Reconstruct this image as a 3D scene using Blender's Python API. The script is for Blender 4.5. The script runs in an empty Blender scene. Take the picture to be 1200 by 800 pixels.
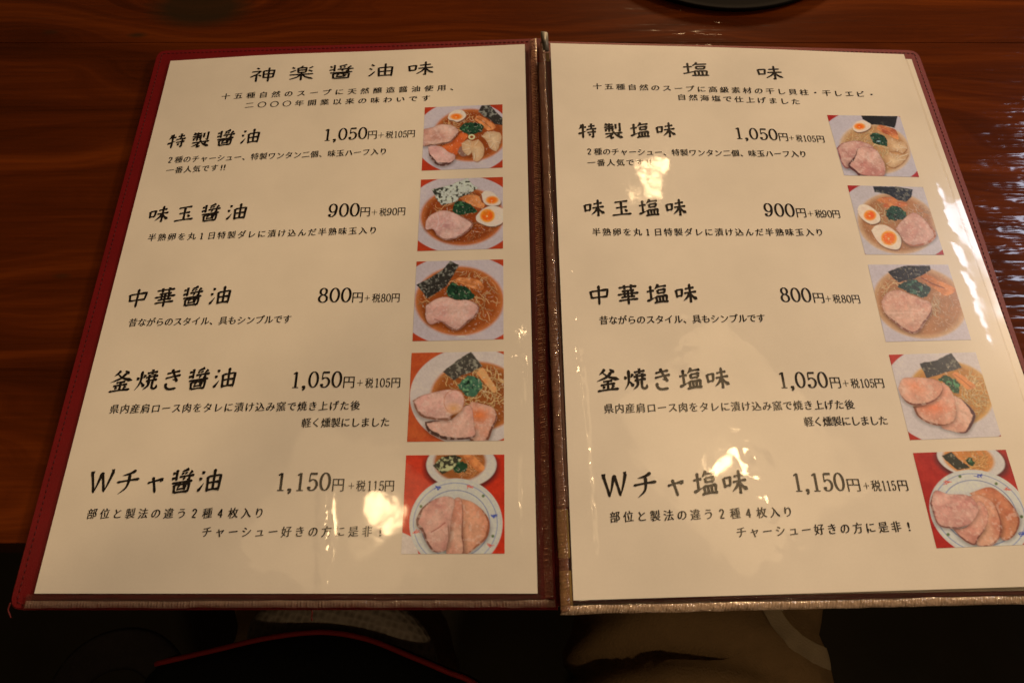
import bpy, bmesh, math, random
import numpy as np
from mathutils import Vector, Matrix
from mathutils.bvhtree import BVHTree

random.seed(7)
RNG = np.random.default_rng(7)
S = bpy.context.scene
COL = S.collection
MM = 0.001

# ------------------------------------------------------------------ camera
CAM_Z = 0.310
cam_data = bpy.data.cameras.new('camera')
cam_data.lens = 24.0
cam_data.sensor_width = 36.0
cam_data.clip_start = 0.01
cam_data.clip_end = 50
cam_data.dof.use_dof = True
cam_data.dof.focus_distance = 0.345
cam_data.dof.aperture_fstop = 12.0
cam = bpy.data.objects.new('camera', cam_data)
cam.location = (0, 0, CAM_Z)
cam.rotation_euler = (math.radians(23.647), 0, 0)
COL.objects.link(cam)
S.camera = cam

# ------------------------------------------------------------------ world, lamps, exposure
W = bpy.data.worlds.new('World')
S.world = W
W.use_nodes = True
W.node_tree.nodes['Background'].inputs['Color'].default_value = (1.0, 0.58, 0.28, 1)
W.node_tree.nodes['Background'].inputs['Strength'].default_value = 0.02

S.view_settings.view_transform = 'Standard'
S.view_settings.look = 'None'
S.view_settings.exposure = 0.0
S.view_settings.gamma = 1.0

WARM = (1.0, 0.665, 0.34)


def lamp(name, kind, loc, power, color, target=None, **kw):
    d = bpy.data.lights.new(name, kind)
    d.energy = power
    d.color = color
    for k, v in kw.items():
        setattr(d, k, v)
    o = bpy.data.objects.new(name, d)
    o.location = loc
    if target is not None:
        o.rotation_euler = (Vector(target) - Vector(loc)).to_track_quat('-Z', 'Y').to_euler()
    COL.objects.link(o)
    return o


# main ceiling lamp to the right, small bulbs along the counter, an added shade-edge spot, an added lap fill, the bluish window
lamp('ceiling_lamp', 'SPOT', (1.15, 4.20, 1.22), 830.0, WARM, (0.22, 0.26, 0), spot_size=math.radians(14.5),
     spot_blend=1.0, shadow_soft_size=0.20)
lamp('side_lamp', 'SPOT', (1.92, 0.92, 1.18), 103.0, WARM, (0.19, 0.22, 0), spot_size=math.radians(36),
     spot_blend=1.0, shadow_soft_size=0.15)
lamp('right_bulb', 'POINT', (0.58, 0.37, 1.15), 1.3, WARM, shadow_soft_size=0.03)
lamp('counter_bulb', 'POINT', (-0.44, 0.24, 1.25), 1.0, WARM, shadow_soft_size=0.03)
lamp('middle_bulb', 'POINT', (0.02, 0.66, 1.3), 1.0, WARM, shadow_soft_size=0.028)
lamp('far_bulb', 'POINT', (0.46, 1.10, 1.15), 0.35, WARM, shadow_soft_size=0.016)
lamp('shade_edge_spot', 'SPOT', (-0.75, -0.25, 1.3), 16.0, WARM, (-0.365, 0.285, 0), spot_size=math.radians(25.5),
     spot_blend=0.16, shadow_soft_size=0.02)  # added spot: its cone rim stands in for the reader's cast shadow
lamp('lap_fill', 'POINT', (0.30, -0.55, 1.1), 7.0, WARM, shadow_soft_size=0.03)  # unseen fill added from behind to brighten the lap
lamp('window_light', 'AREA', (1.86, 1.14, 1.25), 9.5, (0.72, 0.8, 1.0), (0.28, 0.22, 0), shape='RECTANGLE',
     size=0.58, size_y=0.58)
lamp('ceiling_panel', 'AREA', (0.74, 0.50, 1.5), 0.9, WARM, (0.1, 0.1, 0), shape='RECTANGLE', size=0.60, size_y=0.42)
lamp('ceiling_panel', 'AREA', (-0.60, 0.30, 1.5), 0.32, WARM, (-0.1, 0.1, 0), shape='RECTANGLE', size=0.36, size_y=0.40)


# ------------------------------------------------------------------ helpers
def link(o, parent=None):
    COL.objects.link(o)
    if parent is not None:
        o.parent = parent
    return o


def mesh_obj(name, verts, faces, mats, parent=None, smooth=False, mat_idx=None):
    me = bpy.data.meshes.new(name)
    me.from_pydata([tuple(map(float, v)) for v in verts], [], faces)
    for m in (mats if isinstance(mats, (list, tuple)) else [mats]):
        me.materials.append(m)
    if smooth:
        me.polygons.foreach_set('use_smooth', [True] * len(me.polygons))
    if mat_idx is not None:
        me.polygons.foreach_set('material_index', mat_idx)
    me.update()
    return link(bpy.data.objects.new(name, me), parent)


def bm_obj(name, bm, mats, parent=None, smooth=False):
    me = bpy.data.meshes.new(name)
    bm.to_mesh(me)
    bm.free()
    for m in (mats if isinstance(mats, (list, tuple)) else [mats]):
        me.materials.append(m)
    if smooth:
        me.polygons.foreach_set('use_smooth', [True] * len(me.polygons))
    return link(bpy.data.objects.new(name, me), parent)


def empty(name, loc=(0, 0, 0)):
    o = bpy.data.objects.new(name, None)
    o.empty_display_size = 0.02
    o.location = loc
    return link(o)


def tag(o, label, cat, group=None, kind=None):
    o['label'] = label
    if cat:
        o['category'] = cat
    if group:
        o['group'] = group
    if kind:
        o['kind'] = kind
    return o


def tube_mesh(pts, r, seg=8, flat=1.0, cap=True):
    pts = [Vector(p) for p in pts]
    V, F = [], []
    n = len(pts)
    for i, p in enumerate(pts):
        t = (pts[min(i + 1, n - 1)] - pts[max(i - 1, 0)]).normalized()
        a = t.cross(Vector((0, 0, 1)))
        a = a.normalized() if a.length > 1e-4 else Vector((1, 0, 0))
        b = a.cross(t).normalized()
        rr = r[i] if isinstance(r, (list, tuple)) else r
        for k in range(seg):
            th = 2 * math.pi * k / seg
            V.append(p + a * (rr * math.cos(th)) + b * (rr * flat * math.sin(th)))
    for i in range(n - 1):
        for k in range(seg):
            k2 = (k + 1) % seg
            F.append((i * seg + k, i * seg + k2, (i + 1) * seg + k2, (i + 1) * seg + k))
    if cap:
        F.append(tuple(range(seg - 1, -1, -1)))
        F.append(tuple((n - 1) * seg + k for k in range(seg)))
    return V, F


def smooth_path(pts, n=8):
    P = [np.array(p, float) for p in pts]
    out = []
    for i in range(len(P) - 1):
        p0 = P[i - 1] if i else 2 * P[0] - P[1]
        p1, p2 = P[i], P[i + 1]
        p3 = P[i + 2] if i + 2 < len(P) else 2 * P[-1] - P[-2]
        for k in range(n):
            t = k / n
            out.append(.5 * ((2 * p1) + (p2 - p0) * t + (2 * p0 - 5 * p1 + 4 * p2 - p3) * t * t + (3 * p1 - p0 - 3 * p2 + p3) * t ** 3))
    out.append(P[-1])
    return out


# ------------------------------------------------------------------ materials
def new_mat(name):
    m = bpy.data.materials.new(name)
    m.use_nodes = True
    nt = m.node_tree
    return m, nt, nt.nodes['Principled BSDF']


def node(nt, kind, **kw):
    n = nt.nodes.new(kind)
    for k, v in kw.items():
        if k in ('ins',):
            for a, b in v.items():
                n.inputs[a].default_value = b
        else:
            setattr(n, k, v)
    return n


def simple_mat(name, color, rough=0.6, spec=0.5, bump=None, var=0.0, scale=200.0, **extra):
    m, nt, b = new_mat(name)
    b.inputs['Base Color'].default_value = (*color, 1)
    b.inputs['Roughness'].default_value = rough
    b.inputs['Specular IOR Level'].default_value = spec
    for k, v in extra.items():
        b.inputs[k].default_value = v
    tc = node(nt, 'ShaderNodeTexCoord')
    if var:
        nz = node(nt, 'ShaderNodeTexNoise', ins={'Scale': scale, 'Detail': 5.0})
        nt.links.new(tc.outputs['Object'], nz.inputs['Vector'])
        mx = node(nt, 'ShaderNodeMix', data_type='RGBA')
        mx.inputs['A'].default_value = (*[c * (1 - var) for c in color], 1)
        mx.inputs['B'].default_value = (*[min(1, c * (1 + var)) for c in color], 1)
        nt.links.new(nz.outputs['Fac'], mx.inputs['Factor'])
        nt.links.new(mx.outputs['Result'], b.inputs['Base Color'])
    if bump:
        bs, bd = bump
        n2 = node(nt, 'ShaderNodeTexNoise', ins={'Scale': bs, 'Detail': 4.0})
        nt.links.new(tc.outputs['Object'], n2.inputs['Vector'])
        bp = node(nt, 'ShaderNodeBump', ins={'Strength': 1.0, 'Distance': bd})
        nt.links.new(n2.outputs['Fac'], bp.inputs['Height'])
        nt.links.new(bp.outputs['Normal'], b.inputs['Normal'])
    return m


def film_group(name, waves, creases):
    """Wavy clear plastic pressed on the sheet: returns a node group giving the coat normal (page coordinates, metres)."""
    g = bpy.data.node_groups.new(name, 'ShaderNodeTree')
    g.interface.new_socket('Normal', in_out='OUTPUT', socket_type='NodeSocketVector')
    out = g.nodes.new('NodeGroupOutput')
    tc = g.nodes.new('ShaderNodeTexCoord')
    sep = g.nodes.new('ShaderNodeSeparateXYZ')
    g.links.new(tc.outputs['Object'], sep.inputs[0])

    def mth(op, a, b=None, c=None):
        n = g.nodes.new('ShaderNodeMath')
        n.operation = op
        for i, v in enumerate((a, b, c)):
            if v is None:
                continue
            if isinstance(v, (int, float)):
                n.inputs[i].default_value = v
            else:
                g.links.new(v, n.inputs[i])
        return n.outputs[0]
    total = None
    for sc, amp, det, stretch in waves:
        mp = g.nodes.new('ShaderNodeMapping')
        mp.inputs['Scale'].default_value = (stretch[0], stretch[1], 1)
        g.links.new(tc.outputs['Object'], mp.inputs['Vector'])
        nz = g.nodes.new('ShaderNodeTexNoise')
        nz.inputs['Scale'].default_value = sc
        nz.inputs['Detail'].default_value = det
        nz.inputs['Roughness'].default_value = 0.45
        g.links.new(mp.outputs[0], nz.inputs['Vector'])
        v = mth('MULTIPLY', nz.outputs['Fac'], amp)
        total = v if total is None else mth('ADD', total, v)
    for (u0, v0, slope, width, lo, hi, amp) in creases:
        # ridge along v: u = u0 + slope*(v-v0); sheet local x = u, y = -v (metres)
        yv = mth('ADD', sep.outputs['Y'], v0 * MM)
        d = mth('ADD', mth('SUBTRACT', sep.outputs['X'], u0 * MM), mth('MULTIPLY', yv, slope))
        q = mth('DIVIDE', d, width * MM)
        e = mth('POWER', 2.718, mth('MULTIPLY', mth('MULTIPLY', q, q), -1.0))
        mid, half = (lo + hi) / 2 * MM, (hi - lo) / 2 * MM
        w = mth('DIVIDE', mth('ADD', sep.outputs['Y'], mid), half)
        e2 = mth('POWER', 2.718, mth('MULTIPLY', mth('POWER', mth('ABSOLUTE', w), 4.0), -1.0))
        mpc = g.nodes.new('ShaderNodeMapping')
        mpc.inputs['Location'].default_value = (u0, v0, 0)
        g.links.new(tc.outputs['Object'], mpc.inputs['Vector'])
        nc = g.nodes.new('ShaderNodeTexNoise')
        nc.inputs['Scale'].default_value = 60.0
        nc.inputs['Detail'].default_value = 2.0
        g.links.new(mpc.outputs[0], nc.inputs['Vector'])
        brk = mth('MAXIMUM', mth('MULTIPLY', mth('SUBTRACT', nc.outputs['Fac'], 0.36), 4.0), 0.0)
        total = mth('ADD', total, mth('MULTIPLY', mth('MULTIPLY', mth('MULTIPLY', e, e2), brk), amp * MM))
    bp = g.nodes.new('ShaderNodeBump')
    bp.inputs['Strength'].default_value = 1.0
    bp.inputs['Distance'].default_value = 1.0
    g.links.new(total, bp.inputs['Height'])
    g.links.new(bp.outputs['Normal'], out.inputs['Normal'])
    return g


WAVES = [(17.0, 0.0009, 1.0, (1.0, 1.0)), (60.0, 0.00019, 1.0, (1.0, 0.8)), (170.0, 0.000025, 1.0, (1, 1))]
FILM = {
    'soy': film_group('film_on_soy_sheet', WAVES, [
        (205.5, 150, 0.0, 1.6, 140, 297, 0.35), (120, 272, 0.12, 3.5, 252, 300, 0.35), (201, 186, 0.0, 3.0, 160, 215, 0.35),
        (190, 232, -0.7, 3.0, 215, 250, 0.3)]),
    'salt': film_group('film_on_salt_sheet', WAVES, [
        (7.5, 200, 0.01, 1.6, 120, 300, 0.5), (203, 100, 0.0, 3.0, 20, 190, 0.2), (84, 250, 0.2, 6, 225, 290, 0.35),
        (58, 185, 0.1, 6, 160, 215, 0.3)]),
}


def coated(name, base, key, rough=0.27, attr=None, mottle=0.0):
    m, nt, b = new_mat(name)
    b.inputs['Base Color'].default_value = (*base, 1)
    b.inputs['Roughness'].default_value = rough
    b.inputs['Specular IOR Level'].default_value = 0.35
    b.inputs['Coat Weight'].default_value = 1.0
    b.inputs['Coat IOR'].default_value = 1.62
    tcr = node(nt, 'ShaderNodeTexCoord')
    nr = node(nt, 'ShaderNodeTexNoise', ins={'Scale': 26.0, 'Detail': 5.0, 'Roughness': 0.65})
    nt.links.new(tcr.outputs['Object'], nr.inputs['Vector'])
    rr = node(nt, 'ShaderNodeMapRange', ins={'From Min': 0.35, 'From Max': 0.75, 'To Min': 0.03, 'To Max': 0.10})
    nt.links.new(nr.outputs['Fac'], rr.inputs['Value'])
    nt.links.new(rr.outputs[0], b.inputs['Coat Roughness'])
    g = node(nt, 'ShaderNodeGroup')
    g.node_tree = FILM[key]
    nt.links.new(g.outputs['Normal'], b.inputs['Coat Normal'])
    if attr:
        a = node(nt, 'ShaderNodeAttribute', attribute_name=attr)
        nt.links.new(a.outputs['Color'], b.inputs['Base Color'])
    if mottle:
        tc = node(nt, 'ShaderNodeTexCoord')
        nz = node(nt, 'ShaderNodeTexNoise', ins={'Scale': 900.0, 'Detail': 6.0, 'Roughness': 0.7})
        nt.links.new(tc.outputs['Object'], nz.inputs['Vector'])
        mx = node(nt, 'ShaderNodeMix', data_type='RGBA')
        mx.inputs['A'].default_value = (*[c * (1 - mottle) for c in base], 1)
        mx.inputs['B'].default_value = (*[min(1, c * (1 + mottle)) for c in base], 1)
        nt.links.new(nz.outputs['Fac'], mx.inputs['Factor'])
        # a few tiny brown specks on the paper
        vo = node(nt, 'ShaderNodeTexVoronoi', ins={'Scale': 34.0, 'Randomness': 1.0})
        nt.links.new(tc.outputs['Object'], vo.inputs['Vector'])
        sp = node(nt, 'ShaderNodeMath', operation='LESS_THAN', ins={1: 0.014})
        nt.links.new(vo.outputs['Distance'], sp.inputs[0])
        m2 = node(nt, 'ShaderNodeMix', data_type='RGBA')
        m2.inputs['B'].default_value = (0.28, 0.17, 0.09, 1)
        nt.links.new(sp.outputs[0], m2.inputs['Factor'])
        st = node(nt, 'ShaderNodeTexNoise', ins={'Scale': 13.0, 'Detail': 4.0, 'Roughness': 0.6})
        nt.links.new(tc.outputs['Object'], st.inputs['Vector'])
        sr = node(nt, 'ShaderNodeMapRange', ins={'From Min': 0.35, 'From Max': 0.7, 'To Min': 1.0, 'To Max': 0.88})
        nt.links.new(st.outputs['Fac'], sr.inputs['Value'])
        m3 = node(nt, 'ShaderNodeMix', data_type='RGBA', blend_type='MULTIPLY')
        m3.inputs['Factor'].default_value = 1.0
        nt.links.new(mx.outputs['Result'], m3.inputs['A'])
        nt.links.new(sr.outputs[0], m3.inputs['B'])
        nt.links.new(m3.outputs['Result'], m2.inputs['A'])
        nt.links.new(m2.outputs['Result'], b.inputs['Base Color'])
    return m


PAPER = {k: coated('cream_paper_' + k, (0.80, 0.775, 0.73), k, mottle=0.05) for k in FILM}
INK = {k: coated('black_ink_' + k, (0.012, 0.010, 0.010), k) for k in FILM}
PRINT = {k: coated('printed_photo_' + k, (0.5, 0.5, 0.5), k, attr='Col') for k in FILM}

RED = simple_mat('dark_red_leatherette', (0.135, 0.0035, 0.006), 0.5, 0.22, bump=(1400.0, 0.00012), var=0.25, scale=60.0)
RED_DARK = simple_mat('dark_red_thread', (0.05, 0.004, 0.006), 0.7, 0.2)
RED_THREAD = simple_mat('bright_red_thread', (0.09, 0.005, 0.005), 0.6, 0.3)
GOLD = simple_mat('gold_foil_strip', (0.34, 0.22, 0.06), 0.4, 0.4, bump=(900.0, 0.0001), var=0.35, scale=200.0, Metallic=0.3)
UMBER = simple_mat('brown_inner_strip', (0.10, 0.035, 0.022), 0.4, 0.5, var=0.4, scale=120.0)
SLATE = simple_mat('grey_brown_tab', (0.075, 0.065, 0.05), 0.5, 0.4, var=0.3, scale=200.0)
FLOOR = simple_mat('dark_floor', (0.035, 0.030, 0.020), 0.6, 0.3, var=0.4, scale=12.0)
LACQUER = simple_mat('dark_lacquer', (0.004, 0.003, 0.003), 0.85, 0.03)
KHAKI = simple_mat('khaki_cotton', (0.30, 0.20, 0.105), 0.85, 0.1, bump=(700.0, 0.0006), var=0.18, scale=90.0)
KHAKI_PALE = simple_mat('pale_khaki_tape', (0.52, 0.42, 0.29), 0.85, 0.1, bump=(900.0, 0.0005), var=0.1, scale=200.0)
SKIN = simple_mat('skin', (0.42, 0.25, 0.17), 0.55, 0.4)
BLACK = simple_mat('black_nylon', (0.006, 0.006, 0.006), 0.8, 0.1, bump=(900.0, 0.0005))
PIPING = simple_mat('red_piping', (0.20, 0.008, 0.008), 0.6, 0.25, bump=(1500.0, 0.0004))
STRAP = simple_mat('dark_grey_webbing', (0.020, 0.017, 0.017), 0.85, 0.1, bump=(800.0, 0.0006), var=0.3, scale=150.0)


def clear_plastic(name, tint, body, gloss_rough, bump_scale, bump_amp):
    """clear PVC: lets most light through, milky body, glossy top"""
    m, nt, b = new_mat(name)
    outn = nt.nodes['Material Output']
    b.inputs['Base Color'].default_value = (*tint, 1)
    b.inputs['Roughness'].default_value = gloss_rough
    b.inputs['IOR'].default_value = 1.6
    b.inputs['Coat Weight'].default_value = 1.0
    b.inputs['Coat Roughness'].default_value = 0.05
    tc = node(nt, 'ShaderNodeTexCoord')
    nz = node(nt, 'ShaderNodeTexNoise', ins={'Scale': bump_scale, 'Detail': 2.0})
    nt.links.new(tc.outputs['Object'], nz.inputs['Vector'])
    bp = node(nt, 'ShaderNodeBump', ins={'Strength': 1.0, 'Distance': bump_amp})
    nt.links.new(nz.outputs['Fac'], bp.inputs['Height'])
    nt.links.new(bp.outputs['Normal'], b.inputs['Normal'])
    nt.links.new(bp.outputs['Normal'], b.inputs['Coat Normal'])
    tr = node(nt, 'ShaderNodeBsdfTransparent')
    tr.inputs['Color'].default_value = (0.93, 0.92, 0.9, 1)
    mix = node(nt, 'ShaderNodeMixShader')
    fr = node(nt, 'ShaderNodeFresnel', ins={'IOR': 1.5})
    nt.links.new(bp.outputs['Normal'], fr.inputs['Normal'])
    ad = node(nt, 'ShaderNodeMath', operation='MAXIMUM', ins={1: body})
    nt.links.new(fr.outputs[0], ad.inputs[0])
    nt.links.new(ad.outputs[0], mix.inputs['Fac'])
    nt.links.new(tr.outputs[0], mix.inputs[1])
    nt.links.new(b.outputs[0], mix.inputs[2])
    nt.links.new(mix.outputs[0], outn.inputs['Surface'])
    return m


FILM_CLEAR = clear_plastic('clear_film', (0.36, 0.26, 0.22), 0.07, 0.12, 130.0, 0.0005)
WELD = clear_plastic('ribbed_clear_weld', (0.46, 0.34, 0.27), 0.26, 0.22, 500.0, 0.0004)
WELD_THIN = clear_plastic('thin_ribbed_weld', (0.48, 0.24, 0.16), 0.22, 0.2, 500.0, 0.0004)
WELD_MILKY = clear_plastic('milky_ribbed_weld', (0.50, 0.36, 0.26), 0.58, 0.22, 500.0, 0.0006)


def wood_mat():
    m, nt, b = new_mat('varnished_red_brown_wood')
    L = nt.links.new
    tc = node(nt, 'ShaderNodeTexCoord')
    # slow warp of the grain
    mp0 = node(nt, 'ShaderNodeMapping', ins={'Scale': (1.6, 6.0, 1.0)})
    L(tc.outputs['Object'], mp0.inputs['Vector'])
    w0 = node(nt, 'ShaderNodeTexNoise', ins={'Scale': 2.2, 'Detail': 2.0})
    L(mp0.outputs[0], w0.inputs['Vector'])
    # knot: rings round a point of the plank
    sep = node(nt, 'ShaderNodeSeparateXYZ')
    L(tc.outputs['Object'], sep.inputs[0])

    def mth(op, a, b_=None):
        n = node(nt, 'ShaderNodeMath', operation=op)
        for i, v in enumerate((a, b_)):
            if v is None:
                continue
            if isinstance(v, (int, float)):
                n.inputs[i].default_value = v
            else:
                L(v, n.inputs[i])
        return n.outputs[0]
    kx = mth('DIVIDE', mth('ADD', sep.outputs['X'], 0.197), 0.027)
    ky = mth('DIVIDE', mth('SUBTRACT', sep.outputs['Y'], 0.3665), 0.016)
    r2 = mth('ADD', mth('MULTIPLY', kx, kx), mth('MULTIPLY', ky, ky))
    kr = mth('SQRT', r2)
    knot = mth('POWER', 2.718, mth('MULTIPLY', r2, -0.22))
    # growth rings: rows across y, bent by the warp and the knot
    yy = mth('ADD', mth('ADD', mth('MULTIPLY', sep.outputs['Y'], 46.0), mth('MULTIPLY', w0.outputs['Fac'], 6.0)),
             mth('MULTIPLY', knot, 2.6))
    cmb = node(nt, 'ShaderNodeCombineXYZ')
    L(mth('MULTIPLY', sep.outputs['X'], 1.2), cmb.inputs[0])
    L(yy, cmb.inputs[1])
    ring = node(nt, 'ShaderNodeTexNoise', ins={'Scale': 1.1, 'Detail': 7.0, 'Roughness': 0.62})
    L(cmb.outputs[0], ring.inputs['Vector'])
    # fine fibres
    mp1 = node(nt, 'ShaderNodeMapping', ins={'Scale': (14.0, 420.0, 20.0)})
    L(tc.outputs['Object'], mp1.inputs['Vector'])
    fib = node(nt, 'ShaderNodeTexNoise', ins={'Scale': 1.0, 'Detail': 4.0, 'Roughness': 0.7})
    L(mp1.outputs[0], fib.inputs['Vector'])
    f = mth('ADD', mth('MULTIPLY', ring.outputs['Fac'], 0.75), mth('MULTIPLY', fib.outputs['Fac'], 0.25))
    ramp = node(nt, 'ShaderNodeValToRGB')
    e = ramp.color_ramp.elements
    e[0].position, e[0].color = 0.30, (0.024, 0.0046, 0.0005, 1)
    e[1].position, e[1].color = 0.72, (0.150, 0.031, 0.0030, 1)
    e2 = ramp.color_ramp.elements.new(0.50)
    e2.color = (0.070, 0.0130, 0.0014, 1)
    L(f, ramp.inputs['Fac'])
    # small dark flecks and the knot heart
    mp2 = node(nt, 'ShaderNodeMapping', ins={'Scale': (22.0, 60.0, 1.0)})
    L(tc.outputs['Object'], mp2.inputs['Vector'])
    vo = node(nt, 'ShaderNodeTexVoronoi', ins={'Scale': 1.0, 'Randomness': 1.0})
    L(mp2.outputs[0], vo.inputs['Vector'])
    fl = node(nt, 'ShaderNodeMapRange', ins={'From Min': 0.05, 'From Max': 0.17, 'To Min': 1.0, 'To Max': 0.0})
    L(vo.outputs['Distance'], fl.inputs['Value'])
    fsel = node(nt, 'ShaderNodeSeparateColor')
    L(vo.outputs['Color'], fsel.inputs[0])
    fm = mth('MULTIPLY', fl.outputs[0], mth('GREATER_THAN', fsel.outputs[0], 0.62))
    heart = node(nt, 'ShaderNodeMapRange', ins={'From Min': 0.75, 'From Max': 1.35, 'To Min': 1.0, 'To Max': 0.0})
    L(kr, heart.inputs['Value'])
    dark = mth('MAXIMUM', mth('MULTIPLY', fm, 0.75), mth('MULTIPLY', heart.outputs[0], 0.88))
    mx = node(nt, 'ShaderNodeMix', data_type='RGBA')
    mx.inputs['B'].default_value = (0.020, 0.013, 0.006, 1)
    L(dark, mx.inputs['Factor'])
    L(ramp.outputs['Color'], mx.inputs['A'])
    L(mx.outputs['Result'], b.inputs['Base Color'])
    b.inputs['Roughness'].default_value = 0.36
    b.inputs['Specular IOR Level'].default_value = 0.01
    # uneven varnish: brushed along the grain, pitted
    mp3 = node(nt, 'ShaderNodeMapping', ins={'Scale': (16.0, 120.0, 1.0)})
    L(tc.outputs['Object'], mp3.inputs['Vector'])
    va = node(nt, 'ShaderNodeTexNoise', ins={'Scale': 1.0, 'Detail': 2.0, 'Roughness': 0.5})
    L(mp3.outputs[0], va.inputs['Vector'])
    mp4 = node(nt, 'ShaderNodeMapping', ins={'Scale': (95.0, 240.0, 1.0)})
    L(tc.outputs['Object'], mp4.inputs['Vector'])
    vb = node(nt, 'ShaderNodeTexNoise', ins={'Scale': 1.0, 'Detail': 1.0})
    L(mp4.outputs[0], vb.inputs['Vector'])
    hh = mth('ADD', mth('MULTIPLY', va.outputs['Fac'], 0.0014), mth('MULTIPLY', vb.outputs['Fac'], 0.00025))
    bp = node(nt, 'ShaderNodeBump', ins={'Strength': 1.0, 'Distance': 1.0})
    L(hh, bp.inputs['Height'])
    L(bp.outputs['Normal'], b.inputs['Coat Normal'])
    b.inputs['Coat Weight'].default_value = 1.0
    b.inputs['Coat Roughness'].default_value = 0.075
    b.inputs['Coat IOR'].default_value = 1.5
    return m


WOOD = wood_mat()


def mesh_fabric():
    m, nt, b = new_mat('grey_mesh_fabric')
    L = nt.links.new
    tc = node(nt, 'ShaderNodeTexCoord')
    vo = node(nt, 'ShaderNodeTexVoronoi', ins={'Scale': 230.0, 'Randomness': 0.25})
    L(tc.outputs['Object'], vo.inputs['Vector'])
    ramp = node(nt, 'ShaderNodeValToRGB')
    e = ramp.color_ramp.elements
    e[0].position, e[0].color = 0.1, (0.20, 0.165, 0.14, 1)
    e[1].position, e[1].color = 0.6, (0.36, 0.31, 0.27, 1)
    L(vo.outputs['Distance'], ramp.inputs['Fac'])
    L(ramp.outputs['Color'], b.inputs['Base Color'])
    bp = node(nt, 'ShaderNodeBump', ins={'Strength': 1.0, 'Distance': 0.0008})
    L(vo.outputs['Distance'], bp.inputs['Height'])
    L(bp.outputs['Normal'], b.inputs['Normal'])
    b.inputs['Roughness'].default_value = 0.8
    return m


MESH_FABRIC = mesh_fabric()

# ------------------------------------------------------------------ floor and table
fl_ = mesh_obj('floor', [(-3, -3, -0.70), (3, -3, -0.70), (3, 3, -0.70), (-3, 3, -0.70)], [(0, 1, 2, 3)], FLOOR)
fl_['kind'] = 'structure'


def plank(name, y0, y1, parent, zoff=0.0):
    bm = bmesh.new()
    bmesh.ops.create_cube(bm, size=1.0)
    bmesh.ops.scale(bm, vec=(2.2, y1 - y0, 0.036), verts=bm.verts)
    bmesh.ops.translate(bm, vec=(0.1, (y0 + y1) / 2, -0.018 + zoff), verts=bm.verts)
    ed = [e for e in bm.edges if abs(e.verts[0].co.x - e.verts[1].co.x) > 1]
    bmesh.ops.bevel(bm, geom=ed, offset=0.0003, segments=2, affect='EDGES')
    return bm_obj(name, bm, WOOD, parent)


table = empty('dining_table', (0, 0, 0))
tag(table, 'varnished red brown wooden table with long grain and a dark knot, under the open menu', 'table')
plank('plank', 0.0392, 0.3355, table)
plank('plank', 0.3356, 0.640, table, -0.0002)
plank('plank', 0.6407, 0.960, table, -0.0002)

# ------------------------------------------------------------------ writing: font glyphs and brush strokes
_glyph = {}


def font_glyph(ch, inset=(0.0, 0.0)):
    """flat glyph mesh from Blender's own font, em = 1, cell centred on 0; strokes thinned by (x, y) insets"""
    key = (ch, inset)
    if key in _glyph:
        return _glyph[key]
    c = bpy.data.curves.new('glyph', 'FONT')
    c.body = ch
    c.resolution_u = 3
    o = bpy.data.objects.new('glyph', c)
    COL.objects.link(o)
    dg = bpy.context.evaluated_depsgraph_get()
    me = o.evaluated_get(dg).to_mesh()
    V = np.array([v.co[:2] for v in me.vertices], float)
    F = [tuple(p.vertices) for p in me.polygons]
    o.evaluated_get(dg).to_mesh_clear()
    bpy.data.objects.remove(o)
    bpy.data.curves.remove(c)
    cnt = {}
    for f in F:
        for i in range(len(f)):
            a, b = f[i], f[(i + 1) % len(f)]
            cnt[(a, b)] = cnt.get((a, b), 0) + 1
    N = np.zeros_like(V)
    for (a, b) in cnt:
        if (b, a) not in cnt:
            d = V[b] - V[a]
            l = np.hypot(*d)
            if l > 1e-9:
                nn = np.array([d[1], -d[0]]) / l
                N[a] += nn
                N[b] += nn
    ln = np.hypot(N[:, 0], N[:, 1])
    N[ln > 0] /= ln[ln > 0][:, None]
    # face winding decides which side is outside
    area = 0
    for f in F:
        p = V[list(f)]
        area += np.sum(p[:, 0] * np.roll(p[:, 1], -1) - np.roll(p[:, 0], -1) * p[:, 1])
    if area < 0:
        N = -N
    V = V - N * np.array(inset)
    if ord(ch) < 256:
        mid = (V[:, 0].min() + V[:, 0].max()) / 2
        V = V - np.array([mid, 0.38])
    else:
        V = V - np.array([0.5, 0.38])
    _glyph[key] = (V, F)
    return V, F


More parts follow.
